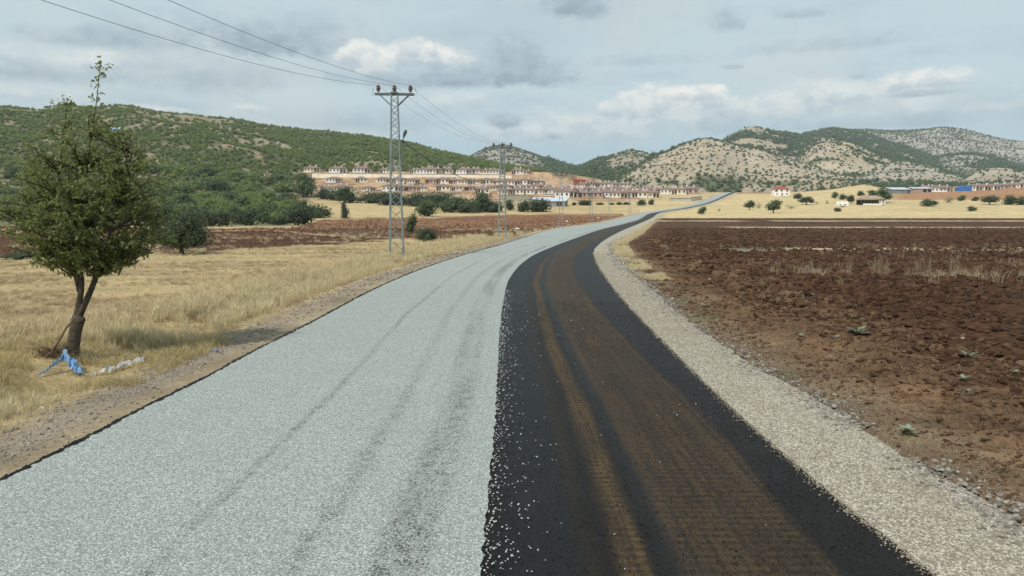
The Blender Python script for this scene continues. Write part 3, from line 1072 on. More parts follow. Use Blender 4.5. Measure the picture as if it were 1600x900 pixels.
def scatter(name, pts, scl, rot, meshes, label=None):
    n = len(pts)
    me = bpy.data.meshes.new(name)
    me.vertices.add(n)
    me.vertices.foreach_set('co', np.asarray(pts, np.float32).ravel())
    a = me.attributes.new('scl', 'FLOAT_VECTOR', 'POINT')
    scl = np.asarray(scl, np.float32)
    if scl.ndim == 1:
        scl = np.repeat(scl[:, None], 3, 1)
    a.data.foreach_set('vector', scl.ravel())
    a = me.attributes.new('rot', 'FLOAT_VECTOR', 'POINT')
    a.data.foreach_set('vector', np.asarray(rot, np.float32).ravel())
    a = me.attributes.new('pick', 'INT', 'POINT')
    a.data.foreach_set('value', rng.integers(0, len(meshes), n).astype(np.int32))
    o = new_obj(name, me)
    col_ = src_collection(name, meshes)
    ng = bpy.data.node_groups.new(name, 'GeometryNodeTree')
    ng.interface.new_socket('Geometry', in_out='INPUT', socket_type='NodeSocketGeometry')
    ng.interface.new_socket('Geometry', in_out='OUTPUT', socket_type='NodeSocketGeometry')
    gi = ng.nodes.new('NodeGroupInput')
    go = ng.nodes.new('NodeGroupOutput')
    ci = ng.nodes.new('GeometryNodeCollectionInfo')
    ci.inputs['Collection'].default_value = col_
    ci.inputs['Separate Children'].default_value = True
    ci.inputs['Reset Children'].default_value = True
    ip = ng.nodes.new('GeometryNodeInstanceOnPoints')
    ip.inputs['Pick Instance'].default_value = True

    def attr(nm, typ):
        x = ng.nodes.new('GeometryNodeInputNamedAttribute')
        x.data_type = typ
        x.inputs['Name'].default_value = nm
        return x.outputs['Attribute']
    L = ng.links.new
    e2r = ng.nodes.new('FunctionNodeEulerToRotation')
    L(gi.outputs[0], ip.inputs['Points'])
    L(ci.outputs[0], ip.inputs['Instance'])
    L(attr('pick', 'INT'), ip.inputs['Instance Index'])
    L(attr('rot', 'FLOAT_VECTOR'), e2r.inputs[0])
    L(e2r.outputs[0], ip.inputs['Rotation'])
    L(attr('scl', 'FLOAT_VECTOR'), ip.inputs['Scale'])
    L(ip.outputs[0], go.inputs[0])
    md = o.modifiers.new('scatter', 'NODES')
    md.node_group = ng
    tag(o, kind='stuff')
    if label:
        o['label'] = label
    return o


def rz(n, tilt=0.0):
    r = np.zeros((n, 3))
    r[:, 2] = rng.random(n) * 6.283
    r[:, :2] = (rng.random((n, 2)) - .5) * tilt
    return r


# ---- source meshes
def ico_pts(sub):
    import bmesh
    bm = bmesh.new()
    bmesh.ops.create_icosphere(bm, subdivisions=sub, radius=1)
    V = np.array([v.co[:] for v in bm.verts])
    Fc = np.array([[v.index for v in f.verts] for f in bm.faces])
    bm.free()
    return V, Fc


ICO1, ICO2, ICO3 = ico_pts(1), ico_pts(2), ico_pts(3)


def rock_mesh(name, mat, seed, sub=2, flat=.7, rough=.35, smooth=False):
    r = np.random.default_rng(seed)
    V, Fc = (ICO1, ICO2, ICO3)[sub - 1]
    V = V.copy()
    for _ in range(7):                     # chop planes: angular lumps
        n = r.normal(size=3)
        n /= np.linalg.norm(n)
        d = V @ n
        lim = .55 + .35 * r.random()
        V = V - np.maximum(d - lim, 0)[:, None] * n * .9
    V = V * (1 + rough * (r.random((len(V), 1)) - .5) * .6)
    V = V * np.array([1, .6 + .4 * r.random(), flat * (.7 + .5 * r.random())])
    V[:, 2] += .12
    return mesh_np(name, V, Fc, mat, smooth)


def leaf_cloud(name, mat, seed, nleaf, size, lobes=7, shape='round', core=True, coremat=None):
    """crown in a unit box: width 1, height 1, base at z = 0; many small leaf faces in lumpy clumps"""
    r = np.random.default_rng(seed)
    C, Rr = [], []
    if shape == 'cone':
        for i in range(lobes):
            h = (i + .5) / lobes
            a = r.random() * 6.28
            w = .30 * (1 - h * .85)
            C.append((math.cos(a) * w * .5, math.sin(a) * w * .5, .08 + h * .78))
            Rr.append(.10 + .24 * (1 - h))
    else:
        for i in range(lobes):
            a = r.random() * 6.28
            q_ = math.sqrt(r.random()) * .30
            z = .16 + .56 * r.random()
            if shape == 'bush':
                z = .12 + .46 * r.random()
            C.append((math.cos(a) * q_, math.sin(a) * q_, z * (1.1 - q_ * .6)))
            Rr.append(.17 + .12 * r.random())
        C.append((0, 0, .42))
        Rr.append(.36)
    C, Rr = np.array(C), np.array(Rr)
    w = Rr ** 2 / (Rr ** 2).sum()
    li = r.choice(len(C), nleaf, p=w)
    d = r.normal(size=(nleaf, 3))
    d /= np.linalg.norm(d, axis=1)[:, None]
    d[:, 2] = np.where(d[:, 2] < -.8, -d[:, 2] * .6, d[:, 2])
    if shape != 'cone':
        C[:, 2] = C[:, 2] * .92
        C[::3, 2] = .20
    rad = Rr[li] * (1.06 - .35 * r.random(nleaf) ** 2)
    rad *= 1 + .30 * (fbm(d[:, 0] * 4 + li * 3, d[:, 1] * 4 + d[:, 2] * 5, 1.0, 2) - .5)
    p = C[li] + d * rad[:, None]
    p[:, 2] = np.maximum(p[:, 2], .02 + .05 * r.random(nleaf))
    nrm = d + r.normal(size=(nleaf, 3)) * .55
    nrm /= np.linalg.norm(nrm, axis=1)[:, None]
    t1 = np.cross(nrm, r.normal(size=(nleaf, 3)))
    t1 /= np.linalg.norm(t1, axis=1)[:, None]
    t2 = np.cross(nrm, t1)
    sz = size * (.6 + .8 * r.random(nleaf))[:, None]
    Vq = np.stack([p - t1 * sz, p + t2 * sz * .62, p + t1 * sz, p - t2 * sz * .62], 1).reshape(-1, 3)
    Fq = np.arange(nleaf * 4).reshape(-1, 4)
    tone = np.zeros((nleaf, 4))
    tone[:, 0] = r.random(nleaf) * .7 + .3 * (r.random(nleaf) > .8)
    tone[:, 1] = r.random(nleaf)
    tone[:, 3] = 1
    tone = np.repeat(tone, 4, 0)
    if core:
        vs_, fs_, ts_ = [Vq], [Fq], [tone]
        o = len(Vq)
        V1, F1 = ICO1
        for c_, r_ in zip(C, Rr):
            vv = V1 * (r_ * .55) * (1 + .3 * (r.random((len(V1), 1)) - .5)) + c_
            vs_.append(vv)
            fs_.append(np.hstack([F1, F1[:, 2:3]]) + o)
            ts_.append(np.tile([0, .2, 0, 1], (len(V1), 1)))
            o += len(V1)
        # triangles stored as degenerate quads would be dropped: build separately
        me = bpy.data.meshes.new(name)
        Vall = np.vstack(vs_)
        faces = [tuple(f) for f in Fq.tolist()]
        for f in fs_[1:]:
            faces += [tuple(x[:3]) for x in f.tolist()]
        me.from_pydata(Vall.tolist(), [], faces)
        me.update()
        a = me.color_attributes.new('tone', 'FLOAT_COLOR', 'POINT')
        a.data.foreach_set('color', np.vstack(ts_).astype(np.float32).ravel())
        me.materials.append(mat)
        return me
    return mesh_np(name, Vq, Fq, mat, False, {'tone': tone})


def blades(name, mat, seed, n, h, spread, w=.006, lean=.35, heads=False):
    r = np.random.default_rng(seed)
    V, Fq, T = [], [], []
    for i in range(n):
        a = r.random() * 6.283
        q_ = spread * math.sqrt(r.random())
        x, y = q_ * math.cos(a), q_ * math.sin(a)
        hh = h * (.45 + .75 * r.random())
        la = r.random() * 6.283
        ln = lean * (.2 + r.random()) * hh
        fa = r.random() * 3.14
        wx, wy = math.cos(fa) * w, math.sin(fa) * w
        o = len(V)
        pts = [(x, y, -.02, 1), (x + math.cos(la) * ln * .25, y + math.sin(la) * ln * .25, hh * .5, .85),
               (x + math.cos(la) * ln * .65, y + math.sin(la) * ln * .65, hh * .82, 1.5 if heads and r.random() > .5 else .6),
               (x + math.cos(la) * ln * 1.1, y + math.sin(la) * ln * 1.1, hh, .25)]
        tn = r.random()
        for px, py, pz, ww in pts:
            V += [(px - wx * ww, py - wy * ww, pz), (px + wx * ww, py + wy * ww, pz)]
            T += [(tn, r.random(), 0, 1)] * 2
        for j in range(3):
            Fq.append((o + 2 * j, o + 2 * j + 1, o + 2 * j + 3, o + 2 * j + 2))
    return mesh_np(name, np.array(V), np.array(Fq), mat, False, {'tone': np.array(T)})


def rosette(name, mat, seed, n=16, size=.12, up=.5):
    """low weed of broad leaves"""
    r = np.random.default_rng(seed)
    V, Fq, T = [], [], []
    for i in range(n):
        a = r.random() * 6.283
        el = up * (.2 + r.random())
        L = size * (.6 + .8 * r.random())
        w = L * .22
        dx, dy = math.cos(a), math.sin(a)
        o = len(V)
        for (f, ww, z) in ((0, .15, 0), (.45, 1, el * .55), (1, .15, el * .7)):
            px, py, pz = dx * L * f, dy * L * f, z * L + .01
            V += [(px - dy * w * ww, py + dx * w * ww, pz), (px + dy * w * ww, py - dx * w * ww, pz)]
            T += [(r.random(), r.random(), 0, 1)] * 2
        Fq += [(o, o + 1, o + 3, o + 2), (o + 2, o + 3, o + 5, o + 4)]
    return mesh_np(name, np.array(V), np.array(Fq), mat, False, {'tone': np.array(T)})


def ground_z(X, Y):
    z, hid, f = land(X, Y)
    return z, hid, f


# exact height of the built ground mesh, by bilinear look-up in its polar grid
def mesh_z(X, Y):
    r_ = np.hypot(X, Y)
    a_ = np.arctan2(X, Y)
    i = np.clip(np.searchsorted(RR, r_) - 1, 0, len(RR) - 2)
    j = np.clip(np.searchsorted(AZs, a_) - 1, 0, len(AZs) - 2)
    fi = (r_ - RR[i]) / (RR[i + 1] - RR[i])
    fj = (a_ - AZs[j]) / (AZs[j + 1] - AZs[j])
    return ((GZ[i, j] * (1 - fj) + GZ[i, j + 1] * fj) * (1 - fi) + (GZ[i + 1, j] * (1 - fj) + GZ[i + 1, j + 1] * fj) * fi)


# ------------------------------------------------------------------ forest on the hills (reads as one mass)
def jitter_grid(x0, x1, y0, y1, step):
    xs = np.arange(x0, x1, step)
    ys = np.arange(y0, y1, step)
    X, Y = np.meshgrid(xs, ys)
    X = X + (rng.random(X.shape) - .5) * step * .95
    Y = Y + (rng.random(X.shape) - .5) * step * .95
    return X.ravel(), Y.ravel()


oak_meshes = [leaf_cloud('oak', M_leafoak, 40 + i, 90, .085, 5, 'bush') for i in range(5)]
jun_meshes = [leaf_cloud('juniper', M_leafjun, 60 + i, 70, .09, 4, 'round' if i % 2 else 'bush') for i in range(5)]

# left hill
X, Y = jitter_grid(-1750, 260, 262, 1300, 6.0)
m = np.abs(X / Y) < 1.1
X, Y = X[m], Y[m]
z, hid, f = land(X, Y)
D_, u_ = dens(X, Y, hid, f)
low = (hid < 0) & (u_ < 480 - (Y - 260) * .22) & (Y < 640) & (Y > 262)
D_ = np.where(low, .95, D_)
keep = ((hid == 0) | low) & (rng.random(len(X)) < D_ ** 1.6)
X, Y, hid, u_, f = X[keep], Y[keep], hid[keep], u_[keep], f[keep]
Z = mesh_z(X, Y)
nsz = fbm(X, Y, 60, 3)
sc = (4.2 + 3.6 * rng.random(len(X))) * (.75 + .5 * nsz) * np.where(hid < 0, .75, 1.0)
sc = np.stack([sc, sc, sc * (.72 + .25 * rng.random(len(X)))], 1)
scatter('hill_forest', np.stack([X, Y, Z - .3], 1), sc, rz(len(X), .15), oak_meshes)

# right hills
X, Y = jitter_grid(-250, 2600, 640, 3400, 9.5)
m = (np.abs(X / Y) < .85)
X, Y = X[m], Y[m]
z, hid, f = land(X, Y)
D_, u_ = dens(X, Y, hid, f)
scr = (hid < 0) & (Y > 690) & (u_ > 930)
D_ = np.where(scr, .16 + .4 * sstep(fbm(X, Y, 60, 3), .48, .6), D_)
keep = ((hid > 0) | scr) & (rng.random(len(X)) < D_)
X, Y, hid, f, Dk = X[keep], Y[keep], hid[keep], f[keep], D_[keep]
Z = mesh_z(X, Y)
sc = (3.4 + 3.4 * rng.random(len(X))) * (1 + .7 * (Dk > .88)) * np.clip(Y / 1400, .75, 1.35)
sc = np.stack([sc * 1.1, sc * 1.1, sc * (.7 + .3 * rng.random(len(X)))], 1)
scatter('mountain_scrub', np.stack([X, Y, Z - .4], 1), sc, rz(len(X), .15), jun_meshes)

# ------------------------------------------------------------------ grass
tuft_tall = [blades('tall_tuft', M_grass, 80 + i, 34, .42, .16, .0055, .45, True) for i in range(5)]
tuft_short = [blades('short_tuft', M_grass, 90 + i, 26, .19, .20, .0065, 1.0) for i in range(5)]
tuft_olive = [blades('olive_tuft', M_grassolive, 95 + i, 26, .22, .18, .006, .9) for i in range(3)]


def field_pts(n, ymin, ymax, dmin, dmax, pw=1.0):
    """random points left of the road, denser near the camera"""
    Y = ymin * (ymax / ymin) ** rng.random(n)
    d = dmin + (dmax - dmin) * rng.random(n) ** pw
    c = road_cos(Y)
    X = ex('L', Y) - d / c
    return X, Y, d


def lookup(arr, X, Y):
    r_ = np.hypot(X, Y)
    a_ = np.arctan2(X, Y)
    i = np.clip(np.searchsorted(RR, r_), 0, len(RR) - 1)
    j = np.clip(np.searchsorted(AZs, a_), 0, len(AZs) - 1)
    return arr[i, j]


X, Y, d = field_pts(26000, 6.5, 150, 1.8, 7.0, .8)
n = fbm(X, Y, 2.2, 3)
vis = np.abs(X / Y) < .80
tallness = sstep(d, 2.1, 3.0) * sstep(d, 5.5, 3.0)
tree_d = np.hypot(X + 9.2, Y - 15.5)
keep = vis & (rng.random(len(X)) < tallness * sstep(n, .30, .52) + .05) & (lookup(brown, X, Y) < .3) & ~((tree_d < 2.4) & (rng.random(len(X)) < .8))
X, Y, d, n = X[keep], Y[keep], d[keep], n[keep]
s_ = (.55 + .6 * rng.random(len(X))) * (.7 + .6 * n)
s_ = s_ * (1 - .6 * sstep(np.hypot((X + 9.0) / 1.3, Y - 14.6), 3.6, 2.2))
s_ = s_ * (1 - .75 * ((proj(X, Y, base_h(X, Y))[1] > 553) & (np.abs(X + 8.6) < 2.6) & (Y > 13.5)))
scatter('tall_dry_grass', np.stack([X, Y, mesh_z(X, Y)], 1), s_ * np.clip(Y / 60, 1, 1.5), rz(len(X), .2), tuft_tall)

n_ = 46000
Y = 6.5 * (135 / 6.5) ** rng.random(n_)
X = -Y * .78 * rng.random(n_) ** .9 - 0.5
d = (ex('L', Y) - X) * road_cos(Y)
n = fbm(X + 4, Y, 1.8, 3)
stripes = fbm(X * .4 + Y * .12, Y * 1.1 - X * .25, 3.0, 4)
keep = (d > 1.4) & (lookup(brown, X, Y) < .4) & (rng.random(n_) < .35 + .5 * sstep(n, .4, .55) - .3 * sstep(stripes, .5, .66)) & ~((d < 1.9) & (rng.random(n_) < .75))
X, Y = X[keep], Y[keep]
s_ = (.34 + .42 * rng.random(len(X))) * np.clip(Y / 40, 1, 1.4) * (1 - .65 * ((proj(X, Y, base_h(X, Y))[1] > 553) & (np.abs(X + 8.6) < 2.6) & (Y > 13.5)))
bp = (fbm(X * .5 + Y * .1, Y * 1.5 - X * .3, 4.0, 4) > .50) & (rng.random(len(X)) < .85)
scatter('stubble_grass', np.stack([X, Y, mesh_z(X, Y)], 1)[~bp], s_[~bp], rz(int((~bp).sum()), .3), tuft_short)
M_grassbrown = leaf_mat('brown_grass', (.22, .15, .085), (.31, .225, .13), (.42, .33, .21), .3, .7)
scatter('brown_stubble', np.stack([X, Y, mesh_z(X, Y)], 1)[bp], s_[bp] * .9, rz(int(bp.sum()), .3), [blades('brown_tuft', M_grassbrown, 500 + i, 26, .19, .20, .0065, .8) for i in range(4)])

# flattened olive grass round the tree
n_ = 2200
def litter_clear(X, Y):
    U_, V_ = proj(X, Y, base_h(X, Y))
    return (U_ > 52) & (U_ < 235) & (V_ > 558) & (V_ < 592)


a = rng.random(n_) * 6.283
q_ = np.sqrt(rng.random(n_)) * 3.4
X, Y = -8.6 + q_ * np.cos(a) * 1.3, 15.6 + q_ * np.sin(a) * .8
d = (ex('L', Y) - X)
keep = (d > 1.1) & (~litter_clear(X, Y) | (rng.random(n_) < .15))
X, Y = X[keep], Y[keep]
scatter('flattened_grass', np.stack([X, Y, mesh_z(X, Y) - .02], 1), .4 + .5 * rng.random(len(X)), rz(len(X), 1.1), tuft_olive)

# straw on the far edge of the left field and thin grass along the right-hand field edge
Y = 34 * (250 / 34) ** rng.random(2600)
c = road_cos(Y)
d = .1 + 1.3 * rng.random(len(Y))
X = ex('S', Y) + d / c
keep = fbm(X, Y, 3, 3) > .50
X, Y = X[keep], Y[keep]
scatter('edge_straw', np.stack([X, Y, mesh_z(X, Y)], 1), (.5 + .5 * rng.random(len(X))) * np.clip(Y / 50, 1, 2), rz(len(X), .4), tuft_short)

# ------------------------------------------------------------------ clods, stones, chippings
clods = [rock_mesh('clod', M_clod, 120 + i, 2, .65, .45, i % 2 == 0) for i in range(7)]
n_ = 60000
Y = 6.3 * (170 / 6.3) ** rng.random(n_) ** .85
d = .3 + (Y * .8 + 3) * rng.random(n_)
X = ex('S', Y) + d
keep = (X / Y < .76) & (lookup(ploughR, X, Y) > .15) & (rng.random(n_) < .25 + .75 * sstep(d, 1.5, 6)) & (fbm(X, Y, 2.0, 3) > .36)
X, Y, d = X[keep], Y[keep], d[keep]
size = (.024 + .075 * rng.random(len(X)) ** 2.6) * np.clip(Y / 14, .9, 2.8) * (.5 + .5 * sstep(d, 1, 5))
n3 = 16000
Y3 = 6.0 * (42 / 6.0) ** rng.random(n3)
d3 = .15 + 6.0 * rng.random(n3)
X3 = ex('S', Y3) + d3 / road_cos(Y3)
kk3 = fbm(X3, Y3, 1.1, 3) > .42
X3, Y3, d3 = X3[kk3], Y3[kk3], d3[kk3]
scatter('rough_tan_clods', np.stack([X3, Y3, mesh_z(X3, Y3)], 1), (.012 + .06 * rng.random(len(X3)) ** 3.2) * (.6 + .1 * d3) * np.clip(Y3 / 14, .9, 2), rz(len(X3), 1.2),
        [rock_mesh('clod', stone_mat('mixed_clod_soil', (.085, .048, .027), (.185, .115, .066)), 640 + i, 2, .65, .45, i % 2 == 0) for i in range(6)])
n4 = 420
Y4 = 6.5 * (22 / 6.5) ** rng.random(n4)
d4 = 1.0 + 6.5 * rng.random(n4)
X4 = ex('S', Y4) + d4
z4 = .035 + .085 * rng.random(n4) ** 1.8
scatter('big_verge_clods', np.stack([X4, Y4, mesh_z(X4, Y4) - .02], 1), np.stack([z4 * 1.2, z4, z4 * .8], 1), rz(n4, .8),
        [rock_mesh('clod', stone_mat('verge_clod_soil', (.075, .042, .024), (.165, .098, .056)), 660 + i, 3, .6, .25, True) for i in range(5)])
m2_ = (d < 5) & (rng.random(len(X)) < .55)
scatter('tan_clods', np.stack([X[m2_] + .06, Y[m2_] + .05, mesh_z(X[m2_] + .06, Y[m2_] + .05)], 1), size[m2_] * 1.5, rz(int(m2_.sum()), 1.2), [rock_mesh('clod', stone_mat('tan_clod_soil', (.075, .045, .026), (.18, .115, .065)), 140 + i, 2, .6, .4, i % 2 == 0) for i in range(5)])
scatter('soil_clods', np.stack([X, Y, mesh_z(X, Y)], 1), size, rz(len(X), 1.2), clods)
n_ = 9000
Y = 6.3 * (75 / 6.3) ** rng.random(n_)
d = 2 + (Y * .8) * rng.random(n_)
X = ex('S', Y) + d
keep = (X / Y < .76) & (lookup(ploughR, X, Y) > .5)
X, Y, d = X[keep], Y[keep], d[keep]
size = (.075 + .12 * rng.random(len(X)) ** 2) * (.4 + .6 * sstep(d, 1.5, 6))
sc = np.stack([size * 1.2, size, size * .75], 1)
scatter('large_clods', np.stack([X, Y, mesh_z(X, Y) - .01], 1), sc, rz(len(X), .8), [rock_mesh('clod', M_clod, 150 + i, 3, .6, .22, True) for i in range(5)])

tanc = [rock_mesh('clod', M_tanclod, 170 + i, 2, .6, .4) for i in range(4)]
n_ = 5000
Y = 6.0 * (40 / 6.0) ** rng.random(n_)
d = .1 + 3.5 * rng.random(n_)
X = ex('S', Y) + d / road_cos(Y)
scatter('tan_crumbs', np.stack([X, Y, mesh_z(X, Y)], 1), .012 + .03 * rng.random(n_) ** 3, rz(n_, 1), tanc)

n_ = 26000
Y = 48 * (300 / 48) ** rng.random(n_)
X = Y * (-.75 + .9 * rng.random(n_))
keep = (lookup(brown, X, Y) > .6) & (fbm(X, Y, 4, 3) > .42)
X, Y = X[keep], Y[keep]
scatter('left_field_clods', np.stack([X, Y, mesh_z(X, Y)], 1), (.07 + .16 * rng.random(len(X)) ** 2.5) * np.clip(Y / 100, .8, 1.6), rz(len(X), 1),
        [rock_mesh('clod', stone_mat('left_clod', (.060, .028, .015), (.20, .105, .058)), 260 + i, 1, .6, .4) for i in range(5)])
n_ = 2600
Y = 50 * (230 / 50) ** rng.random(n_)
X = Y * (-.75 + .9 * rng.random(n_))
keep = (lookup(brown, X, Y) > .3) & (fbm(X * .3, Y, 6, 3) > .54)
X, Y = X[keep], Y[keep]
scatter('left_field_straw', np.stack([X, Y, mesh_z(X, Y)], 1), 1 + rng.random(len(X)), rz(len(X), .4), tuft_short)

edge_st = [rock_mesh('edge_stone', M_edge, 180 + i, 2, .5, .5) for i in range(6)]
n_ = 11000
Y = 5.0 * (150 / 5.0) ** rng.random(n_)
d = rng.normal(size=n_) * .26 - .02
X = ex('S', Y) + d / road_cos(Y)
keep = fbm(X * .7, Y, 1.2, 3) > .34
X, Y = X[keep], Y[keep]
zz = np.maximum(mesh_z(X, Y), base_h(X, Y) + .004 + .03 * np.clip((ex('S', Y) - X) / 1.5, 0, 1))
scatter('shoulder_edge_stones', np.stack([X, Y, zz], 1), (.009 + .036 * rng.random(len(X)) ** 3.0) * np.clip(Y / 20, 1, 2.5), rz(len(X), .8), edge_st)
# gravel grains on the shoulder
n_ = 16000
Y = 5.0 * (60 / 5.0) ** rng.random(n_)
fr = rng.random(n_)
X = ex('R', Y) + .03 + (ex('S', Y) - ex('R', Y)) * fr
zz = base_h(X, Y) + .044 - .04 * fr
scatter('shoulder_gravel', np.stack([X, Y, zz], 1), (.007 + .012 * rng.random(n_) ** 2) * np.clip(Y / 14, 1, 2), rz(n_, 1.5), [rock_mesh('grain', stone_mat('gravel_grain', (.28, .24, .17), (.50, .46, .37)), 190 + i, 1, .7, .5) for i in range(3)])

# loose white chippings on the bitumen next to the covered lane
wc = [rock_mesh('loose_chipping', M_chipw, 200 + i, 1, .6, .5) for i in range(4)]
n_ = 1050
Y = 4.5 * (30 / 4.5) ** rng.random(n_)
d = rng.exponential(.13, n_) * (1 + 1.6 * (rng.random(n_) > .85))
few = rng.random(n_) > .97
d = np.where(few, rng.random(n_) * 3.3, d)
X = ex('M', Y) + d
scatter('loose_chippings', np.stack([X, Y, base_h(X, Y) + .058], 1), (.007 + .009 * rng.random(n_)) * np.clip(Y / 14, 1, 1.4), rz(n_, 1.5), wc)
# grit of the fresh surface, and gravel spilled over its right edge
n_ = 16000
Y = 4.5 * (26 / 4.5) ** rng.random(n_)
fr = rng.random(n_)
xr_, xm_ = ex('R', Y), ex('M', Y)
X = xm_ + (xr_ - xm_) * fr
scatter('bitumen_grit', np.stack([X, Y, base_h(X, Y) + .051], 1), (.006 + .008 * rng.random(n_) ** 2) * np.clip(Y / 14, 1, 1.5), rz(n_, 2.5),
        [rock_mesh('grit', stone_mat('grit', (.010, .008, .006), (.060, .044, .028)), 240 + i, 1, .5, .5) for i in range(3)])
n_ = 5000
Y = 4.5 * (60 / 4.5) ** rng.random(n_)
X = ex('R', Y) - rng.exponential(.035, n_) / road_cos(Y)
scatter('spilled_gravel', np.stack([X, Y, base_h(X, Y) + .052], 1), (.007 + .010 * rng.random(n_) ** 2) * np.clip(Y / 14, 1, 2), rz(n_, 2.5),
        [rock_mesh('grit', stone_mat('spilled', (.28, .24, .17), (.50, .46, .37)), 245 + i, 1, .5, .5) for i in range(3)])
# chippings standing proud in the covered lane
n_ = 26000
Y = 4.5 * (32 / 4.5) ** rng.random(n_)
fr = rng.random(n_)
xl_, xm_ = ex('L', Y), ex('M', Y)
X = xl_ + (xm_ - xl_) * fr
scatter('rolled_chippings', np.stack([X, Y, base_h(X, Y) + .066], 1), (.006 + .006 * rng.random(n_)) * np.clip(Y / 14, 1, 1.6), rz(n_, 2.5),
        [rock_mesh('rolled_chipping', stone_mat('rolled_chip', (.27, .305, .295), (.46, .50, .485)), 210 + i, 1, .5, .5) for i in range(3)])
# black crumbs along the ragged left edge
n_ = 5200
Y = 5.0 * (120 / 5.0) ** rng.random(n_)
X = ex('L', Y) - .06 / road_cos(Y) + rng.normal(size=n_) * .032
scatter('edge_crumbs', np.stack([X, Y, base_h(X, Y) + .045], 1), (.010 + .016 * rng.random(n_)) * np.clip(Y / 18, 1, 2.5), rz(n_, 1.5), [rock_mesh('crumb', M_bitlump, 220 + i, 1, .6, .5) for i in range(3)])
# stones in the dirt of the left verge
n_ = 12000
Y = 6.0 * (110 / 6.0) ** rng.random(n_)
d = .25 + 2.0 * rng.random(n_)
X = ex('L', Y) - d / road_cos(Y)
keep = rng.random(n_) < sstep(np.abs(d - 1.05), .7, .2) + .15
X, Y = X[keep], Y[keep]
scatter('verge_stones', np.stack([X, Y, mesh_z(X, Y)], 1), (.009 + .032 * rng.random(len(X)) ** 2.5) * np.clip(Y / 18, 1, 2.2), rz(len(X), 1),
        [rock_mesh('verge_stone', stone_mat('verge_stone', (.17, .14, .12), (.52, .46, .40)), 230 + i, 1, .6, .5) for i in range(4)])

# ================================================================== things one can count
ORD = ['first', 'second', 'third', 'fourth', 'fifth', 'sixth', 'seventh', 'eighth', 'ninth', 'tenth', 'eleventh', 'twelfth', 'thirteenth',
       'fourteenth', 'fifteenth', 'sixteenth', 'seventeenth', 'eighteenth', 'nineteenth', 'twentieth', 'twenty-first', 'twenty-second',
       'twenty-third', 'twenty-fourth', 'twenty-fifth', 'twenty-sixth', 'twenty-seventh', 'twenty-eighth']


def gz(x, y):
    return float(mesh_z(np.array(float(x)), np.array(float(y))))


# ------------------------------------------------------------------ lattice poles and their lines
def frame_at(h, H, wb, wt):
    return (wb + (wt - wb) * h / H) / 2


def make_lattice_pole(label, rungs):
    H, wb, wt = 11.1, .95, .42
    t = thing('lattice_pole', label, 'power pole', group='steel lattice power poles along the road')
    cs = ((-1, -1), (1, -1), (1, 1), (-1, 1))
    for sx_, sy_ in cs:
        m = MB()
        a = (sx_ * wb / 2, sy_ * wb / 2, -.1)
        b = (sx_ * wt / 2, sy_ * wt / 2, H)
        m.bar(a, b, .075, .075)
        m.build('corner_leg', M_steel, t)
    for i, (sx_, sy_) in enumerate(cs):
        m = MB()
        m.box((sx_ * wb / 2, sy_ * wb / 2, .02), (.26, .26, .34))
        m.build('footing', M_conc, t)
    hs = [0.45]
    while hs[-1] < H - .3:
        step = max(.42, frame_at(hs[-1], H, wb, wt) * 2 * (.82 if not rungs else 1.05))
        hs.append(hs[-1] + step)
    hs[-1] = min(hs[-1], H - .1)
    for f in range(4):
        c0, c1 = cs[f], cs[(f + 1) % 4]
        for i in range(len(hs) - 1):
            r0, r1 = frame_at(hs[i], H, wb, wt), frame_at(hs[i + 1], H, wb, wt)
            m = MB()
            if rungs and f % 2 == 0:
                m.bar((c0[0] * r0, c0[1] * r0, hs[i]), (c1[0] * r0, c1[1] * r0, hs[i]), .07)
            elif i % 2 == 0:
                m.bar((c0[0] * r0, c0[1] * r0, hs[i]), (c1[0] * r1, c1[1] * r1, hs[i + 1]), .045)
            else:
                m.bar((c1[0] * r0, c1[1] * r0, hs[i]), (c0[0] * r1, c0[1] * r1, hs[i + 1]), .045)
            m.build('brace', M_steel, t)
    m = MB()
    for sy_ in (-.17, .17):
        m.bar((-1.32, sy_, H + .02), (1.32, sy_, H + .02), .06, .13)
    m.build('crossarm', M_steeldark, t)
    for sx_ in (-1, 1):
        m = MB()
        m.bar((sx_ * .22, -.19, H - .75), (sx_ * .98, -.19, H - .03), .05)
        m.bar((sx_ * .22, .19, H - .75), (sx_ * .98, .19, H - .03), .05)
        m.build('strut', M_steeldark, t)
        m = MB()
        m.tube([(sx_ * 1.26, 0, H + .1), (sx_ * 1.46, 0, H - .12), (sx_ * 1.46, 0, H + .25), (sx_ * 1.38, 0, H + .42)], .017, 5)
        m.build('arcing_horn', M_steeldark, t)
    for x in (-1.08, 0, 1.08):
        m = MB()
        m.lathe((x, 0, H + .08), [(.03, 0), (.03, .12), (.11, .13), (.13, .20), (.075, .23), (.15, .27), (.16, .34), (.09, .37), (.13, .41), (.12, .48), (.06, .50), (.04, .56)], 12)
        m.build('insulator', M_porc, t, smooth=True)
    m = MB()
    m.box((0, 0, H + .10), (.50, .52, .10))
    m.build('head_bracket', M_steeldark, t)
    return t, H


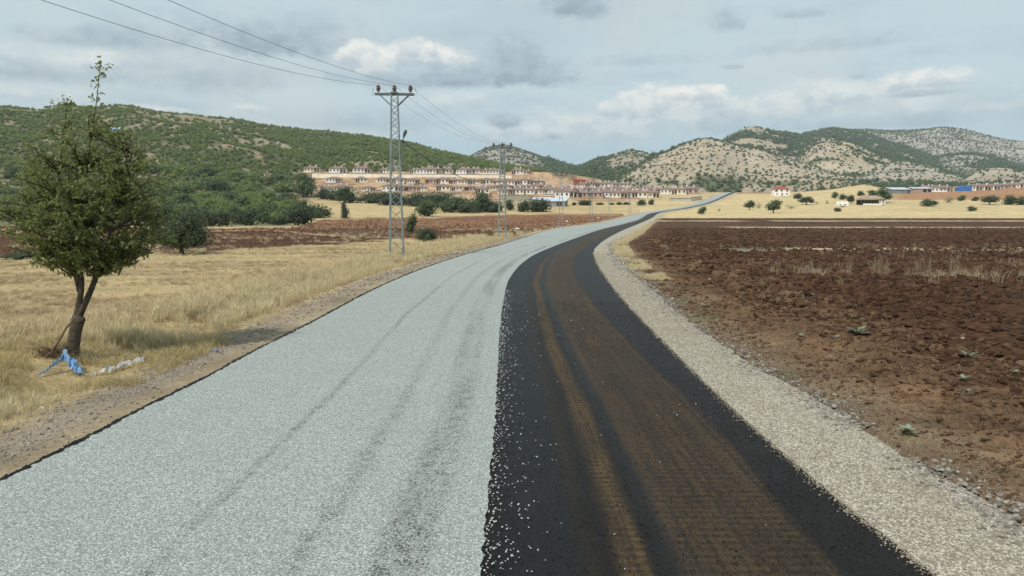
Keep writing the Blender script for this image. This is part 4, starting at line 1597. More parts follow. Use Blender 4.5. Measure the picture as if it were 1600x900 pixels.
P1 = P(620, 403)
pole1, PH = make_lattice_pole('nearest and tallest steel lattice power pole with zigzag braces, standing in dry grass', False)
pole1.location = P1
pole1.rotation_euler.z = math.radians(4)
polespec = [((785, 373), 'steel lattice power pole with ladder-like rungs, the next one beyond the nearest pole'),
            ((876.5, 357.2), 'third steel lattice power pole along the road, in front of the grey shed'),
            ((923.5, 350), 'fourth steel lattice power pole, pale and thin before the yellow field'),
            ((952, 339.5), 'fifth steel lattice power pole, small beside the far bend of the road'),
            ((984, 334.5), 'farthest steel lattice power pole, tiny before the lowest houses')]
poles = [(pole1, np.array(P1), math.radians(4))]
proto = None
for i, ((u, v), lb_) in enumerate(polespec):
    p = P(u, v)
    nx_ = poles[-1][1]
    rot = -math.atan2(p[0] - nx_[0], p[1] - nx_[1])
    if proto is None:
        proto, _ = make_lattice_pole(lb_, True)
        o = proto
    else:
        o = copy_tree(proto)
        o['label'] = lb_
    o.location = p
    o.rotation_euler.z = rot * .7
    poles.append((o, p, rot * .7))


def pole_pt(i, x, dz=.6):
    o, p, r = poles[i]
    return np.array([p[0] + x * math.cos(r), p[1] + x * math.sin(r), p[2] + PH + dz])


def wire(name, label, a, b, sag, rad, mat, cat='cable', n=40, group=None):
    a, b = np.array(a), np.array(b)
    pts = []
    for i in range(n + 1):
        t = i / n
        p = a * (1 - t) + b * t
        p = p - np.array([0, 0, sag * 4 * t * (1 - t)])
        pts.append(tuple(p))
    o = MB().tube(pts, rad, 5).build(name, mat)
    return tag(o, label, cat, group)


GW = 'overhead wires of the power line'
# the three wires that come over the camera's left to the nearest pole
for x, (u0, yy, side, sg) in zip((-1.08, 0, 1.08), ((65, 21.5, 'lowest, leftmost', 1.3), (172, 22.5, 'middle', 1.15), (263, 23.5, 'highest, rightmost', 1.0))):
    a = pole_pt(0, x)
    top = at(u0, 0, yy)
    # go on past the upper edge of the picture in the same direction
    d = top - a
    Lh = np.hypot(d[0], d[1])
    k_ = 1.75
    end = a + d * k_
    tt = 1 / k_
    # choose the end height so that the sagging curve passes through the measured point
    end[2] = (top[2] + sg * 4 * tt * (1 - tt) - a[2] * (1 - tt)) / tt
    wire('power_wire', side + ' overhead wire running from the top left edge to the nearest lattice pole', a, end, sg, .0085, M_wire, group=GW)
names_ = ['left', 'middle', 'right']
for i in range(len(poles) - 1):
    for j, x in enumerate((-1.08, 0, 1.08)):
        wire('power_wire', '%s overhead wire between the %s and %s lattice poles' % (names_[j], ORD[i], ORD[i + 1]),
             pole_pt(i, x), pole_pt(i + 1, x), 1.0, .0075, M_wire, n=20, group=GW)
# bundled cable below
a = P1 + np.array([.42, .1, 8.05])
b = poles[1][1] + np.array([0, 0, 7.1])
wire('low_voltage_cable', 'thick black cable sagging from the lamp bracket of the nearest pole to the next', a, b, 1.2, .028, M_cable)
# street lamp on the nearest pole
t = thing('street_lamp', 'grey street lamp on a short arm at the right side of the nearest lattice pole', 'street lamp', P1 + np.array([.28, 0, 7.9]))
m = MB()
m.bar((-.12, 0, .12), (.28, -.02, .12), .07)
m.bar((.24, -.02, .05), (.34, -.1, .42), .05)
m.build('lamp_arm', M_steeldark, t)
m = MB()
m.tube([(.32, -.08, .34), (.36, -.14, .45), (.44, -.24, .62), (.50, -.30, .74), (.53, -.33, .80)], [.045, .09, .125, .11, .05], 8)
m.build('lamp_head', M_steeldark, t, smooth=True)
MB().box((.28, 0, .02), (.16, .12, .12)).build('cable_clamp', M_cable, t)

# ------------------------------------------------------------------ the tree by the road
Y0 = 16.4


def tp(u, v, dy=0.0):
    p = at(u, v, Y0 + dy)
    return p


troot = np.array([tp(113, 552)[0], Y0, gz(tp(113, 552)[0], Y0)])
tree = thing('roadside_tree', 'leafy green tree with forked dark trunk standing in dry grass beside the road', 'tree', troot)


def loc(p):
    return tuple(np.array(p) - troot)


def bez(a, b, c, n):
    a, b, c = map(np.array, (a, b, c))
    return [tuple((1 - t) ** 2 * a + 2 * t * (1 - t) * b + t * t * c) for t in np.linspace(0, 1, n)]


m = MB()
m.tube([loc(q) for q in (tp(109, 562), tp(112, 550), tp(115, 535), tp(118, 518), tp(121, 502), tp(122, 492))], [.19, .148, .128, .122, .138, .098], 12)
m.build('trunk', M_bark, tree, smooth=True)
MB().tube([loc(q) for q in (tp(119, 508), tp(127, 500), tp(132, 499))], [.10, .085, .05], 8).build('trunk_knob', M_bark, tree, smooth=True)
stemA = [tp(119, 500), tp(123, 478), tp(127, 455), tp(128, 437), tp(124, 418, .1), tp(122, 395, .1), tp(124, 360), tp(128, 320), tp(134, 270), tp(142, 215), tp(150, 165), tp(155, 120), tp(157, 99)]
stemB = [tp(122, 497), tp(131, 478), tp(141, 456), tp(149, 436), tp(153, 418, -.1), tp(160, 395, -.2), tp(172, 360, -.3), (tp(186, 320, -.3)), tp(196, 275, -.2), tp(200, 235, -.1)]
stemC = [tp(126, 455), tp(118, 425, .2), tp(108, 405, .3), tp(100, 375, .4), tp(92, 330, .4), tp(92, 270, .3), tp(100, 210, .2), tp(104, 170, .1), tp(105, 153, .1)]
MB().tube([loc(q) for q in stemA], [.078, .064, .057, .052, .046, .045, .035, .027, .02, .014, .01, .007, .004], 9).build('limb', M_bark, tree, smooth=True)
MB().tube([loc(q) for q in stemB], [.078, .068, .06, .055, .045, .038, .035, .025, .016, .01], 9).build('limb', M_bark, tree, smooth=True)
MB().tube([loc(q) for q in stemC], [.07, .06, .05, .04, .03, .022, .014, .008, .004], 8).build('limb', M_bark, tree, smooth=True)

env_v = [165, 190, 212, 240, 272, 300, 330, 360, 385, 400, 415, 425]
env_l = [138, 84, 62, 34, 10, -14, -22, -8, 14, 45, 85, 110]
env_r = [160, 180, 205, 232, 258, 272, 282, 278, 258, 228, 196, 165]
tr_rng = np.random.default_rng(11)
segs = []          # twigs carrying leaves
limbs = [np.array(stemA[3:-2]), np.array(stemB[3:]), np.array(stemC[1:-1])]
br = MB()
tw = MB()
for i in range(200):
    v_ = 175 + 242 * tr_rng.random() ** .62
    ul, ur = np.interp(v_, env_v, env_l), np.interp(v_, env_v, env_r)
    q_ = tr_rng.random()
    u_ = ul + (ur - ul) * q_
    half = (ur - ul) / 2 * Y0 / F
    dep = (tr_rng.random() * 2 - 1) * half * .85 * math.sqrt(max(0.05, 1 - (2 * q_ - 1) ** 2))
    end = tp(u_, v_, 0) + np.array([0, dep, 0])
    # nearest limb point somewhat lower than the end
    best, bp = 1e9, None
    for L_ in limbs:
        for s_ in L_:
            dd = np.linalg.norm(s_ - end) + max(0, s_[2] - end[2] + .35) * 2.5
            if dd < best:
                best, bp = dd, s_
    mid = bp * .5 + end * .5 + np.array([0, 0, -.10 + .15 * tr_rng.random()]) + tr_rng.normal(size=3) * .10
    c_ = bez(bp, mid, end, 6)
    ln = np.linalg.norm(end - bp)
    br.tube([loc(q) for q in c_], list(np.linspace(.012 + .013 * ln, .006, 6)), 5)
    for j in range(8):
        t_ = .35 + .65 * tr_rng.random()
        a_ = np.array(c_[min(5, int(t_ * 5))])
        d_ = tr_rng.normal(size=3)
        d_ /= np.linalg.norm(d_)
        d_[2] = d_[2] * .8 + .25
        l_ = .22 + .40 * tr_rng.random() ** 1.5
        b_ = a_ + d_ * l_
        uu, vv = proj(b_[0], b_[1], b_[2])
        if vv > 428 or uu < np.interp(vv, env_v, env_l) - 26 or uu > np.interp(vv, env_v, env_r) + 22:
            continue
        tw.tube([loc(a_), loc((a_ + b_) / 2 + tr_rng.normal(size=3) * .02), loc(b_)], [.006, .004, .002], 3)
        segs.append((a_, b_))
for L_, top in ((stemA[8:], True), (stemC[6:], True)):
    for a_, b_ in zip(L_[:-1], L_[1:]):
        for q_ in range(9):
            s0 = a_ + (b_ - a_) * tr_rng.random()
            d_ = tr_rng.normal(size=3) * .10
            d_[2] = abs(d_[2])
            segs.append((s0, s0 + d_))
ob = br.build('branches', M_bark, tree)
ob['kind'] = 'stuff'
ob = tw.build('twigs', M_bark, tree)
ob['kind'] = 'stuff'
V, Fq, T = [], [], []
for a_, b_ in segs:
    ax = b_ - a_
    n_l = int(np.interp(proj(a_[0], a_[1], a_[2])[1], [170, 300], [7, 14])) if np.linalg.norm(ax) > .2 else 3
    for j in range(n_l):
        t_ = (j + tr_rng.random()) / n_l
        p = a_ + ax * t_ + tr_rng.normal(size=3) * .018
        d_ = tr_rng.normal(size=3) + np.array([0, 0, -.35]) + ax / (np.linalg.norm(ax) + 1e-6) * .6
        d_ /= np.linalg.norm(d_)
        sd = np.cross(d_, tr_rng.normal(size=3) * .6 + np.array([0, 0, 1.]))
        sd /= np.linalg.norm(sd)
        nn = np.cross(sd, d_)
        Ln = .058 + .055 * tr_rng.random()
        w_ = Ln * .30
        o_ = len(V)
        droop = nn * Ln * (.10 * tr_rng.random())
        V += [p, p + d_ * Ln * .3 + sd * w_ * .85 + nn * w_ * .25, p + d_ * Ln * .35, p + d_ * Ln * .3 - sd * w_ * .85 + nn * w_ * .25,
              p + d_ * Ln * .72 + sd * w_ * .7 + nn * w_ * .2 - droop, p + d_ * Ln - droop * 2, p + d_ * Ln * .72 - sd * w_ * .7 + nn * w_ * .2 - droop]
        Fq += [(o_, o_ + 1, o_ + 2, o_ + 2), (o_, o_ + 2, o_ + 3, o_ + 3), (o_ + 1, o_ + 4, o_ + 5, o_ + 2), (o_ + 2, o_ + 5, o_ + 6, o_ + 3)]
        tn = (max(0, tr_rng.normal() * .28), tr_rng.random(), 0, 1)
        T += [tn] * 7
V = np.array(V) - troot
me = bpy.data.meshes.new('leaves')
me.from_pydata(V.tolist(), [], [tuple(dict.fromkeys(f)) for f in Fq])
me.update()
a = me.color_attributes.new('tone', 'FLOAT_COLOR', 'POINT')
a.data.foreach_set('color', np.array(T, np.float32).ravel())
me.materials.append(M_leafnear)
lv = new_obj('leaves', me, tree)
lv['kind'] = 'stuff'
print('tree leaves', len(V) // 7)

# stick leaning on the trunk
a, b = tp(70, 549, -.5), tp(123, 489, -.16)
a[2] = gz(a[0], a[1]) - .03
m = MB()
m.tube([a, a * .7 + b * .3 + np.array([.02, 0, .02]), a * .35 + b * .65 + np.array([-.02, 0, .03]), b], [.026, .03, .024, .018], 6)
o = m.build('leaning_stick', M_wood, smooth=True)
tag(o, 'bare brown stick leaning against the trunk of the roadside tree', 'stick')
# cut stump heap with dry prunings at the foot of the tree
o = MB()
for i in range(170):
    a_ = tr_rng.random() * 6.28
    c_ = tp(98, 567)
    c_[1] -= .2
    p0 = np.array([c_[0] + tr_rng.normal() * .20, c_[1] + tr_rng.normal() * .14, 0])
    p0[2] = gz(p0[0], p0[1]) + .02
    d_ = tr_rng.normal(size=3) * np.array([.20, .14, .09])
    d_[2] = abs(d_[2]) + .04 + .14 * tr_rng.random()
    o.tube([p0, p0 + d_ * .6 + np.array([0, 0, .04]), p0 + d_], [.008, .006, .003], 4)
tag(o.build('brush_heap', M_wood), 'small dark heap of dry prunings at the foot of the roadside tree', 'brush heap')


def cloth(name, label, cat, outline, mat, thick, hfun, nx=26, ny=9):
    """crumpled sheet along a centre line [(u, v, half width m)...] with a height function"""
    V, Fc = [], []
    cl = np.array([P(u, v) for u, v, w in outline])
    hw = np.array([w for u, v, w in outline])
    s = np.concatenate([[0], np.cumsum(np.linalg.norm(np.diff(cl, axis=0), axis=1))])
    for i in range(nx):
        t = s[-1] * i / (nx - 1)
        c = np.array([np.interp(t, s, cl[:, k_]) for k_ in range(3)])
        w = np.interp(t, s, hw)
        for j in range(ny):
            q_ = j / (ny - 1) * 2 - 1
            x = c[0] + (tr_rng.random() - .5) * .02
            y = c[1] + q_ * w + (tr_rng.random() - .5) * .02
            y += .05 * math.sin(i * 1.3) * w / .15
            z = gz(x, y) + .03 + hfun(i / (nx - 1), q_) + (tr_rng.random() - .5) * .05
            V.append((x, y, z))
    for i in range(nx - 1):
        for j in range(ny - 1):
            a_ = i * ny + j
            Fc.append((a_, a_ + 1, a_ + ny + 1, a_ + ny))
    me = bpy.data.meshes.new(name)
    me.from_pydata(V, [], Fc)
    me.update()
    me.materials.append(mat)
    ob_ = new_obj(name, me)
    md = ob_.modifiers.new('thickness', 'SOLIDIFY')
    md.thickness = thick
    return tag(ob_, label, cat)


# the heap is draped: left wing pale, right wing bright blue
cloth('plastic_sheet', 'torn bright blue plastic sheet draped over prunings at the tree foot', 'plastic sheet',
      [(99, 564, .03), (105, 564, .10), (114, 566, .14), (122, 569, .13), (129, 571, .04)], M_bluelt, .006,
      lambda t, q_: .30 * (1 - t) ** 1.2 * (1 - .35 * q_ * q_) + .03 + .05 * math.sin(t * 17 + q_ * 3) * (1 - t * .6))
cloth('plastic_strip', 'tattered pale blue and grey plastic strip hanging left of the blue sheet', 'plastic sheet',
      [(61, 577, .05), (72, 574, .07), (84, 570, .08), (94, 567, .07), (100, 565, .03)], weathered('pale_blue_plastic', (.16, .33, .62), (.50, .52, .52), 16, .6, .3), .006,
      lambda t, q_: .02 + .26 * t ** 1.1 * (1 - .4 * q_ * q_))
cloth('white_rag', 'greyish white plastic rag lying in flattened grass right of the tree', 'rag',
      [(155, 570, .02), (165, 570, .06), (178, 568, .15), (192, 566, .16), (206, 565, .12), (226, 565, .09)], M_rag, .006,
      lambda t, q_: .04 + .09 * abs(math.sin(t * 9)) * (1 - q_ * q_))
cloth('torn_ribbon', 'thin white torn ribbon trailing from the blue sheet to the rag', 'rag',
      [(130, 572, .03), (138, 571, .02), (146, 570, .015), (156, 570, .015)], M_rag, .005, lambda t, q_: .012, 12, 3)
cloth('blue_scrap', 'small faded blue scrap lying on the roadside dirt verge', 'rag',
      [(331, 551, .02), (336, 550, .06), (342, 551, .04)], weathered('faded_blue', (.16, .24, .40), (.25, .27, .32), 20), .005, lambda t, q_: .01, 7, 4)

# ------------------------------------------------------------------ trees, bushes and weeds that can be told apart
crowns = {
    'near': [leaf_cloud('crown', M_leafdark, 296, 5200, .019, 14, 'bush')],
    'round': [leaf_cloud('crown', M_leafbelt, 300 + i, 900, .034, 10) for i in range(3)],
    'bush': [leaf_cloud('crown', M_leafbelt, 310 + i, 900, .034, 9, 'bush') for i in range(3)],
    'dark': [leaf_cloud('crown', M_leafdark, 320 + i, 900, .034, 10, 'bush') for i in range(3)],
    'cone': [leaf_cloud('crown', M_leafdark, 330 + i, 700, .034, 9, 'cone') for i in range(2)],
    'oak': [leaf_cloud('crown', M_leafoak, 350 + i, 900, .034, 10, 'bush') for i in range(3)],
    'thin': [leaf_cloud('crown', M_leafbelt, 340 + i, 170, .042, 6, 'round', core=False) for i in range(2)],
}


def trunk_mesh(seed):
    r = random.Random(seed)
    m = MB()
    m.tube([(0, 0, -.06), (.01, 0, .1), (.02 * r.random(), .01, .3), (0, 0, .5)], [.045, .034, .028, .018], 6)
    for i in range(4):
        a = r.random() * 6.28
        m.tube([(0, 0, .14 + .1 * r.random()), (math.cos(a) * .14, math.sin(a) * .14, .34), (math.cos(a) * .24, math.sin(a) * .24, .52)], [.02, .014, .007], 4)
    return m.mesh('trunk', M_bark)


trunks = [trunk_mesh(i) for i in range(3)]
tcount = 0


def plant(u, v, wpx, hpx, shape, label, cat='tree', name=None, group=None, lift=.0):
    """u, v: foot of the plant in the photograph; width and height in its pixels"""
    global tcount
    p = P(u, v)
    p[2] = gz(p[0], p[1])
    w, h = wpx * p[1] / F * 1.2, hpx * p[1] / F * 1.3
    nm_ = name or {'tree': 'broadleaf_tree', 'bush': 'bush'}.get(cat, 'bush')
    t = thing(nm_, label, cat, p, tr_rng.random() * 6.28, group)
    t.scale = (w, w, h)
    cm = crowns[shape][tcount % len(crowns[shape])]
    tcount += 1
    c = new_obj('crown', cm, t)
    c.location.z = lift
    c.scale = (1.0, 1.0, 1.0 - lift)
    k_ = new_obj('trunk', trunks[tcount % 3], t)
    if lift < .08:
        k_.scale = (1, 1, .8)
    return t


G1 = 'dark trees of the belt at the foot of the hill'
# isolated trees left
plant(284, 398, 82, 76, 'near', 'dark bushy tree standing alone in grass right behind the roadside tree', 'tree', lift=.08)
plant(538, 341, 19, 24, 'cone', 'small dark cone shaped tree standing alone in the yellow field', 'tree', 'conifer_tree')
plant(643, 366, 20, 32, 'round', 'tall loose bush directly right of the nearest lattice pole', 'bush', lift=.05)
plant(668, 377, 36, 26, 'dark', 'low dark bush in dry grass right of the nearest lattice pole', 'bush')
plant(38, 404, 70, 14, 'dark', 'flat dark bush on the brown field under the roadside tree crown', 'bush')
belt = [(250, 360, 50, 52), (300, 356, 46, 44), (322, 354, 34, 34), (343, 354, 36, 38), (386, 352, 40, 36), (434, 352, 26, 22), (466, 352, 42, 46), (497, 340, 38, 28),
        (452, 349, 30, 38), (410, 350, 24, 30), (366, 349, 24, 32), (480, 345, 34, 40)]
for i, (u, v, w, h) in enumerate(sorted(belt)):
    plant(u, v, w * 1.05, h * .82, 'dark' if i % 2 else 'round', 'dark bushy tree edging the brown field, %s from the left in the front rank' % ORD[i], 'tree', group='front rank of bushy trees', lift=.0)
# second and third rank, rising behind
k_ = 0
rank = []
for row, (v0, v1, n, hh) in enumerate(((344, 338, 15, 34), (334, 326, 15, 32), (323, 313, 15, 30), (311, 301, 15, 28), (300, 290, 13, 24))):
    for i in range(n):
        u = -5 + (i + .5 + (tr_rng.random() - .5) * .7) * (475 - row * 4) / n
        rank.append((row, u, v0 + (v1 - v0) * u / 480 + tr_rng.normal() * 1.2, 42 + 14 * tr_rng.random() - row * 3, hh * (.85 + .4 * tr_rng.random())))
rown = ['second', 'third', 'fourth', 'fifth', 'sixth']
for row in range(5):
    rr_ = sorted([r for r in rank if r[0] == row], key=lambda r: r[1])
    for i, (_, u, v, w, h) in enumerate(rr_):
        p_ = P(u, v)
        plant(u, v, w * .95, h * .68, ('oak', 'bush', 'oak')[(i * 7 + row) % 3], 'bushy green tree of the lower wood, %s rank from the field, %s from left' % (rown[row], ORD[i]),
              'tree', group='trees of the wood at the foot of the left hill')
# belt in front of the town
town_belt = [(474, 308, 30, 40), (505, 311, 22, 20), (523, 313, 20, 20), (546, 317, 30, 26), (577, 317, 30, 20), (603, 320, 30, 26), (626, 321, 22, 22), (650, 322, 26, 24),
             (684, 323, 42, 26), (705, 332, 32, 26), (731, 333, 24, 22), (749, 332, 26, 34), (771, 332, 26, 22), (798, 329, 14, 18), (818, 331, 16, 18), (838, 331, 36, 26), (720, 331, 24, 24), (762, 331, 22, 26)]
for i, (u, v, w, h) in enumerate(sorted(town_belt)):
    plant(u, v, w * 1.38, h * .95, 'dark' if i % 3 else 'round', 'dark green tree in the belt before the hillside town, %s from the left' % ORD[i], 'tree', group='tree belt in front of the town')
plant(669, 338, 42, 26, 'round', 'round grey green tree standing forward of the belt right of the nearest pole', 'tree')
plant(496, 341, 20, 16, 'bush', 'small green bush at the right end of the wood', 'bush')
for i, (u, v, w, h) in enumerate([(897, 321, 8, 6), (911, 321, 17, 11), (920, 321, 11, 10), (937, 320, 13, 4), (956, 320, 10, 4), (968, 320, 12, 5), (979, 320, 11, 5), (1003, 321, 14, 12), (1018, 320, 10, 10)]):
    plant(u, v, w, h, 'dark', 'small dark bush below the lowest houses, %s from the left' % ORD[i], 'bush', group='small bushes below the lowest houses')
right = [(1097, 335, 15, 12, 'round', 'small grey bush in yellow grass right of the winding road', 'bush'), (1124, 330, 7, 5, 'thin', 'tiny reddish bush in yellow grass above the ploughed field', 'bush'),
         (1171, 328, 18, 15, 'round', 'dark round tree in yellow grass below the white house, left one of two', 'tree'), (1186, 326, 10, 9, 'thin', 'thin low bush between the two trees below the white house', 'bush'),
         (1208, 333, 24, 20, 'round', 'bright green tree in yellow grass below the white two storey house', 'tree'), (1236, 326, 18, 6, 'thin', 'wispy low bush right of the bright green tree', 'bush'),
         (1260, 320, 22, 14, 'dark', 'dark bushy tree on the slope right of the white two storey house', 'tree'), (1246, 311, 14, 11, 'dark', 'dark tree next to the white two storey house', 'tree'),
         (1276, 319, 5, 5, 'thin', 'tiny bush in yellow grass right of the dark slope tree', 'bush'), (1292, 319, 6, 6, 'thin', 'tiny bush left of the white trailer', 'bush'),
         (1303, 310, 12, 10, 'round', 'small round tree behind the white trailer', 'tree'), (1317, 312, 13, 10, 'dark', 'dark tree directly behind the white trailer', 'tree'), (1329, 319, 12, 16, 'dark', 'tall dark tree between the white trailer and the open shed', 'tree'),
         (1309, 331, 12, 8, 'dark', 'small dark bush in yellow grass below the white trailer', 'bush'), (1345, 306, 12, 9, 'dark', 'small dark tree above the open shed, left one', 'tree'),
         (1381, 317, 28, 22, 'round', 'big green tree at the right end of the open shed', 'tree'), (1365, 307, 18, 10, 'round', 'low round tree behind the open shed', 'tree'),
         (1450, 322, 29, 13, 'bush', 'wide dark bush in the yellow field below the sheet metal sheds', 'bush'), (1482, 317, 18, 11, 'thin', 'loose bush below the blue tarpaulin', 'bush'),
         (1502, 314, 13, 9, 'round', 'small round bush below the hamlet, right of the loose bush', 'bush'), (1518, 330, 14, 9, 'dark', 'lone dark bush low in the yellow field at right', 'bush'),
         (1524, 314, 13, 7, 'bush', 'flat bush at the foot of the reddish bank', 'bush'), (1546, 320, 26, 17, 'dark', 'dark round tree in the yellow field below the hamlet houses', 'tree'),
         (1580, 320, 26, 17, 'dark', 'dark bush clump at the right edge, left one of two', 'bush'), (1597, 320, 22, 14, 'bush', 'green bush clump cut by the right edge', 'bush'),
         (1504, 288, 11, 6, 'dark', 'dark tree behind the blue tarpaulin', 'tree'), (1559, 288, 12, 9, 'round', 'green tree behind the hamlet roofs', 'tree'), (1590, 287, 13, 7, 'dark', 'dark tree behind the last hamlet house', 'tree'),
         (1425, 297, 44, 8, 'bush', 'long green hedge behind the sheet metal sheds', 'bush'), (1400, 296, 24, 8, 'bush', 'green hedge clump left behind the sheet metal sheds', 'bush')]
for (u, v, w, h, sh_, lb_, ct) in right:
    plant(u, v, w, h, sh_, lb_, ct, lift=.14 if (ct == 'tree' and h > 12) else .02)

# dry grass clumps standing in the ploughed field
M_stalk = leaf_mat('pale_stalk', (.27, .205, .12), (.37, .29, .18), (.46, .38, .26), .3, .7)
stalk = [blades('dry_stalks', M_stalk, 400 + i, 44, 1.0, .42, .0045, .38, True) for i in range(3)]
n_ = 1500
Y = 33 + 40 * rng.random(n_) ** 1.6
Y = np.where(rng.random(n_) < .45, 37.3 + rng.normal(size=n_) * .5, Y)
X = ex('S', Y) + 4 + 34 * rng.random(n_)
keep = (lookup(ploughR, X, Y) > .5) & (X / Y < .75) & (fbm(X, Y * .5, 3, 3) > .46)
X, Y = X[keep], Y[keep]
scatter('field_stubble', np.stack([X, Y, mesh_z(X, Y)], 1), .5 + 1.0 * rng.random(len(X)) ** 2, rz(len(X), .5), [blades('field_tuft', M_stalk, 470 + i, 12, .30, .22, .005, .6, True) for i in range(4)])
n_ = 700
Y = 6.5 * (30 / 6.5) ** rng.random(n_)
X = ex('S', Y) + .1 + 4.5 * rng.random(n_) ** 1.5
scatter('field_edge_straw', np.stack([X, Y, mesh_z(X, Y)], 1), .25 + .5 * rng.random(n_) ** 2, rz(n_, 1.6), [blades('litter_tuft', M_stalk, 480 + i, 7, .20, .12, .003, 1.2) for i in range(4)])
gx = [(1215, 431, 14, 20), (1226, 432, 10, 12), (1247, 432, 18, 20), (1264, 431, 16, 24), (1327, 431, 9, 30), (1368, 431, 14, 30), (1382, 432, 14, 34), (1418, 432, 12, 16), (1436, 431, 15, 30),
      (1450, 432, 12, 34), (1490, 431, 16, 34), (1502, 432, 10, 22), (1524, 431, 15, 22), (1556, 432, 14, 14), (1594, 432, 12, 12)]
for i, (u, v, w, h) in enumerate(gx):
    p = P(u, v)
    p[2] = gz(p[0], p[1])
    o = new_obj('dry_grass_clump', stalk[i % 3], None, p)
    hh = h * p[1] / F
    ww = w * p[1] / F / .8
    o.scale = (ww, ww, hh * 1.0)
    o.rotation_euler.z = i * 1.3
    tag(o, 'upright pale dry grass clump in the ploughed field, %s from the left' % ORD[i], 'grass clump', 'dry grass clumps in the ploughed field')

weeds = [rosette('green_weed', M_weed, 420 + i, 18, .13, .8) for i in range(3)]
for i, (u, v, r_, lb_) in enumerate([(1340, 527, 20, 'grey green weed with spreading leaves in the ploughed soil, largest of its kind'), (1306, 527, 10, 'small green weed just left of the large grey green weed'),
                                     (1252, 527, 7, 'tiny green weed farthest left beside the shoulder side of the ploughed soil'), (1505, 598, 11, 'green weed growing between large clods at the right'), (1512, 617, 7, 'small green weed just below another weed at the right'),
                                     (1418, 680, 20, 'low tuft of bright green weed near the gravel shoulder'), (1512, 568, 14, 'pale green weed in dark clods near the right edge'), (1100, 480, 10, 'green weed on the field edge near the bend'),
                                     (1470, 745, 14, 'grey green weed at the outer edge of the gravel shoulder'), (1585, 590, 8, 'small green weed cut close to the right edge of the picture')]):
    p = P(u, v)
    p[2] = gz(p[0], p[1]) + .03
    o = new_obj('green_weed', weeds[i % 3], None, p)
    s_ = r_ * p[1] / F / .17
    o.scale = (s_, s_, s_ * .9)
    o.rotation_euler.z = i * .9
    tag(o, lb_, 'weed', 'green weeds in the ploughed soil')

# light stones one can pick out
stones = [rock_mesh('pale_stone', M_white, 430 + i, 2, .6, .4) for i in range(4)]
for i, (u, v, r_, lb_) in enumerate([(1109, 440, 3, 'white stone on the ploughed soil near the bend of the shoulder'), (1275, 445, 2, 'small white stone below the row of dry grass clumps'), (1504, 536, 3.5, 'bright white stone right of the grey green weed'),
                                     (1383, 524, 3, 'white stone right above the large grey green weed'), (1198, 497, 3, 'pale stone left in the ploughed soil, long and low'), (1397, 501, 2.5, 'pale stone in the middle of the ploughed soil'),
                                     (66, 637, 5, 'pale round stone at the grass edge left of the road'), (67, 645, 3.5, 'small pale stone below the round stone left of the road'),
                                     (808, 359, 5, 'whitish block lying at the edge of the brown field by the second pole'), (886, 346.5, 3, 'small whitish block on the brown field right of the third pole'), (1282, 338, 2, 'small white block at the far edge of the ploughed field'),
                                     (935, 341, 3, 'pale stone heap beside the far road')]):
    p = P(u, v)
    p[2] = gz(p[0], p[1]) + .01
    o = new_obj('pale_stone', stones[i % 4], None, p)
    s_ = r_ * p[1] / F
    o.scale = (s_, s_, s_ * .9)
    o.rotation_euler.z = i * 1.9
    tag(o, lb_, 'stone', 'pale stones')

# ------------------------------------------------------------------ houses
def wall_open(m, x0, x1, z0, z1, y0, y1, openings):
    """solid wall between y0 and y1 with rectangular openings [(xa, xb, za, zb)]"""
    xs = sorted({x0, x1, *[o[0] for o in openings], *[o[1] for o in openings]})
    for a, b in zip(xs[:-1], xs[1:]):
        c = (a + b) / 2
        op = sorted([(o[2], o[3]) for o in openings if o[0] < c < o[1]])
        z = z0
        for za, zb in op + [(z1, z1)]:
            if za - z > .01:
                m.box((c, (y0 + y1) / 2, (z + za) / 2), (b - a, y1 - y0, za - z))
            z = zb


def hip_roof(m, w, d, z, h, ov=.45, th=.12):
    W2, D2 = w / 2 + ov, d / 2 + ov
    r = max(W2 - D2, .3)
    V = [(-W2, -D2, z), (W2, -D2, z), (W2, D2, z), (-W2, D2, z), (-W2, -D2, z + th), (W2, -D2, z + th), (W2, D2, z + th), (-W2, D2, z + th), (-r, 0, z + h), (r, 0, z + h)]
    m.add(V, [(3, 2, 1, 0), (0, 1, 5, 4), (1, 2, 6, 5), (2, 3, 7, 6), (3, 0, 4, 7), (4, 5, 9, 8), (6, 7, 8, 9), (5, 6, 9), (7, 4, 8)])


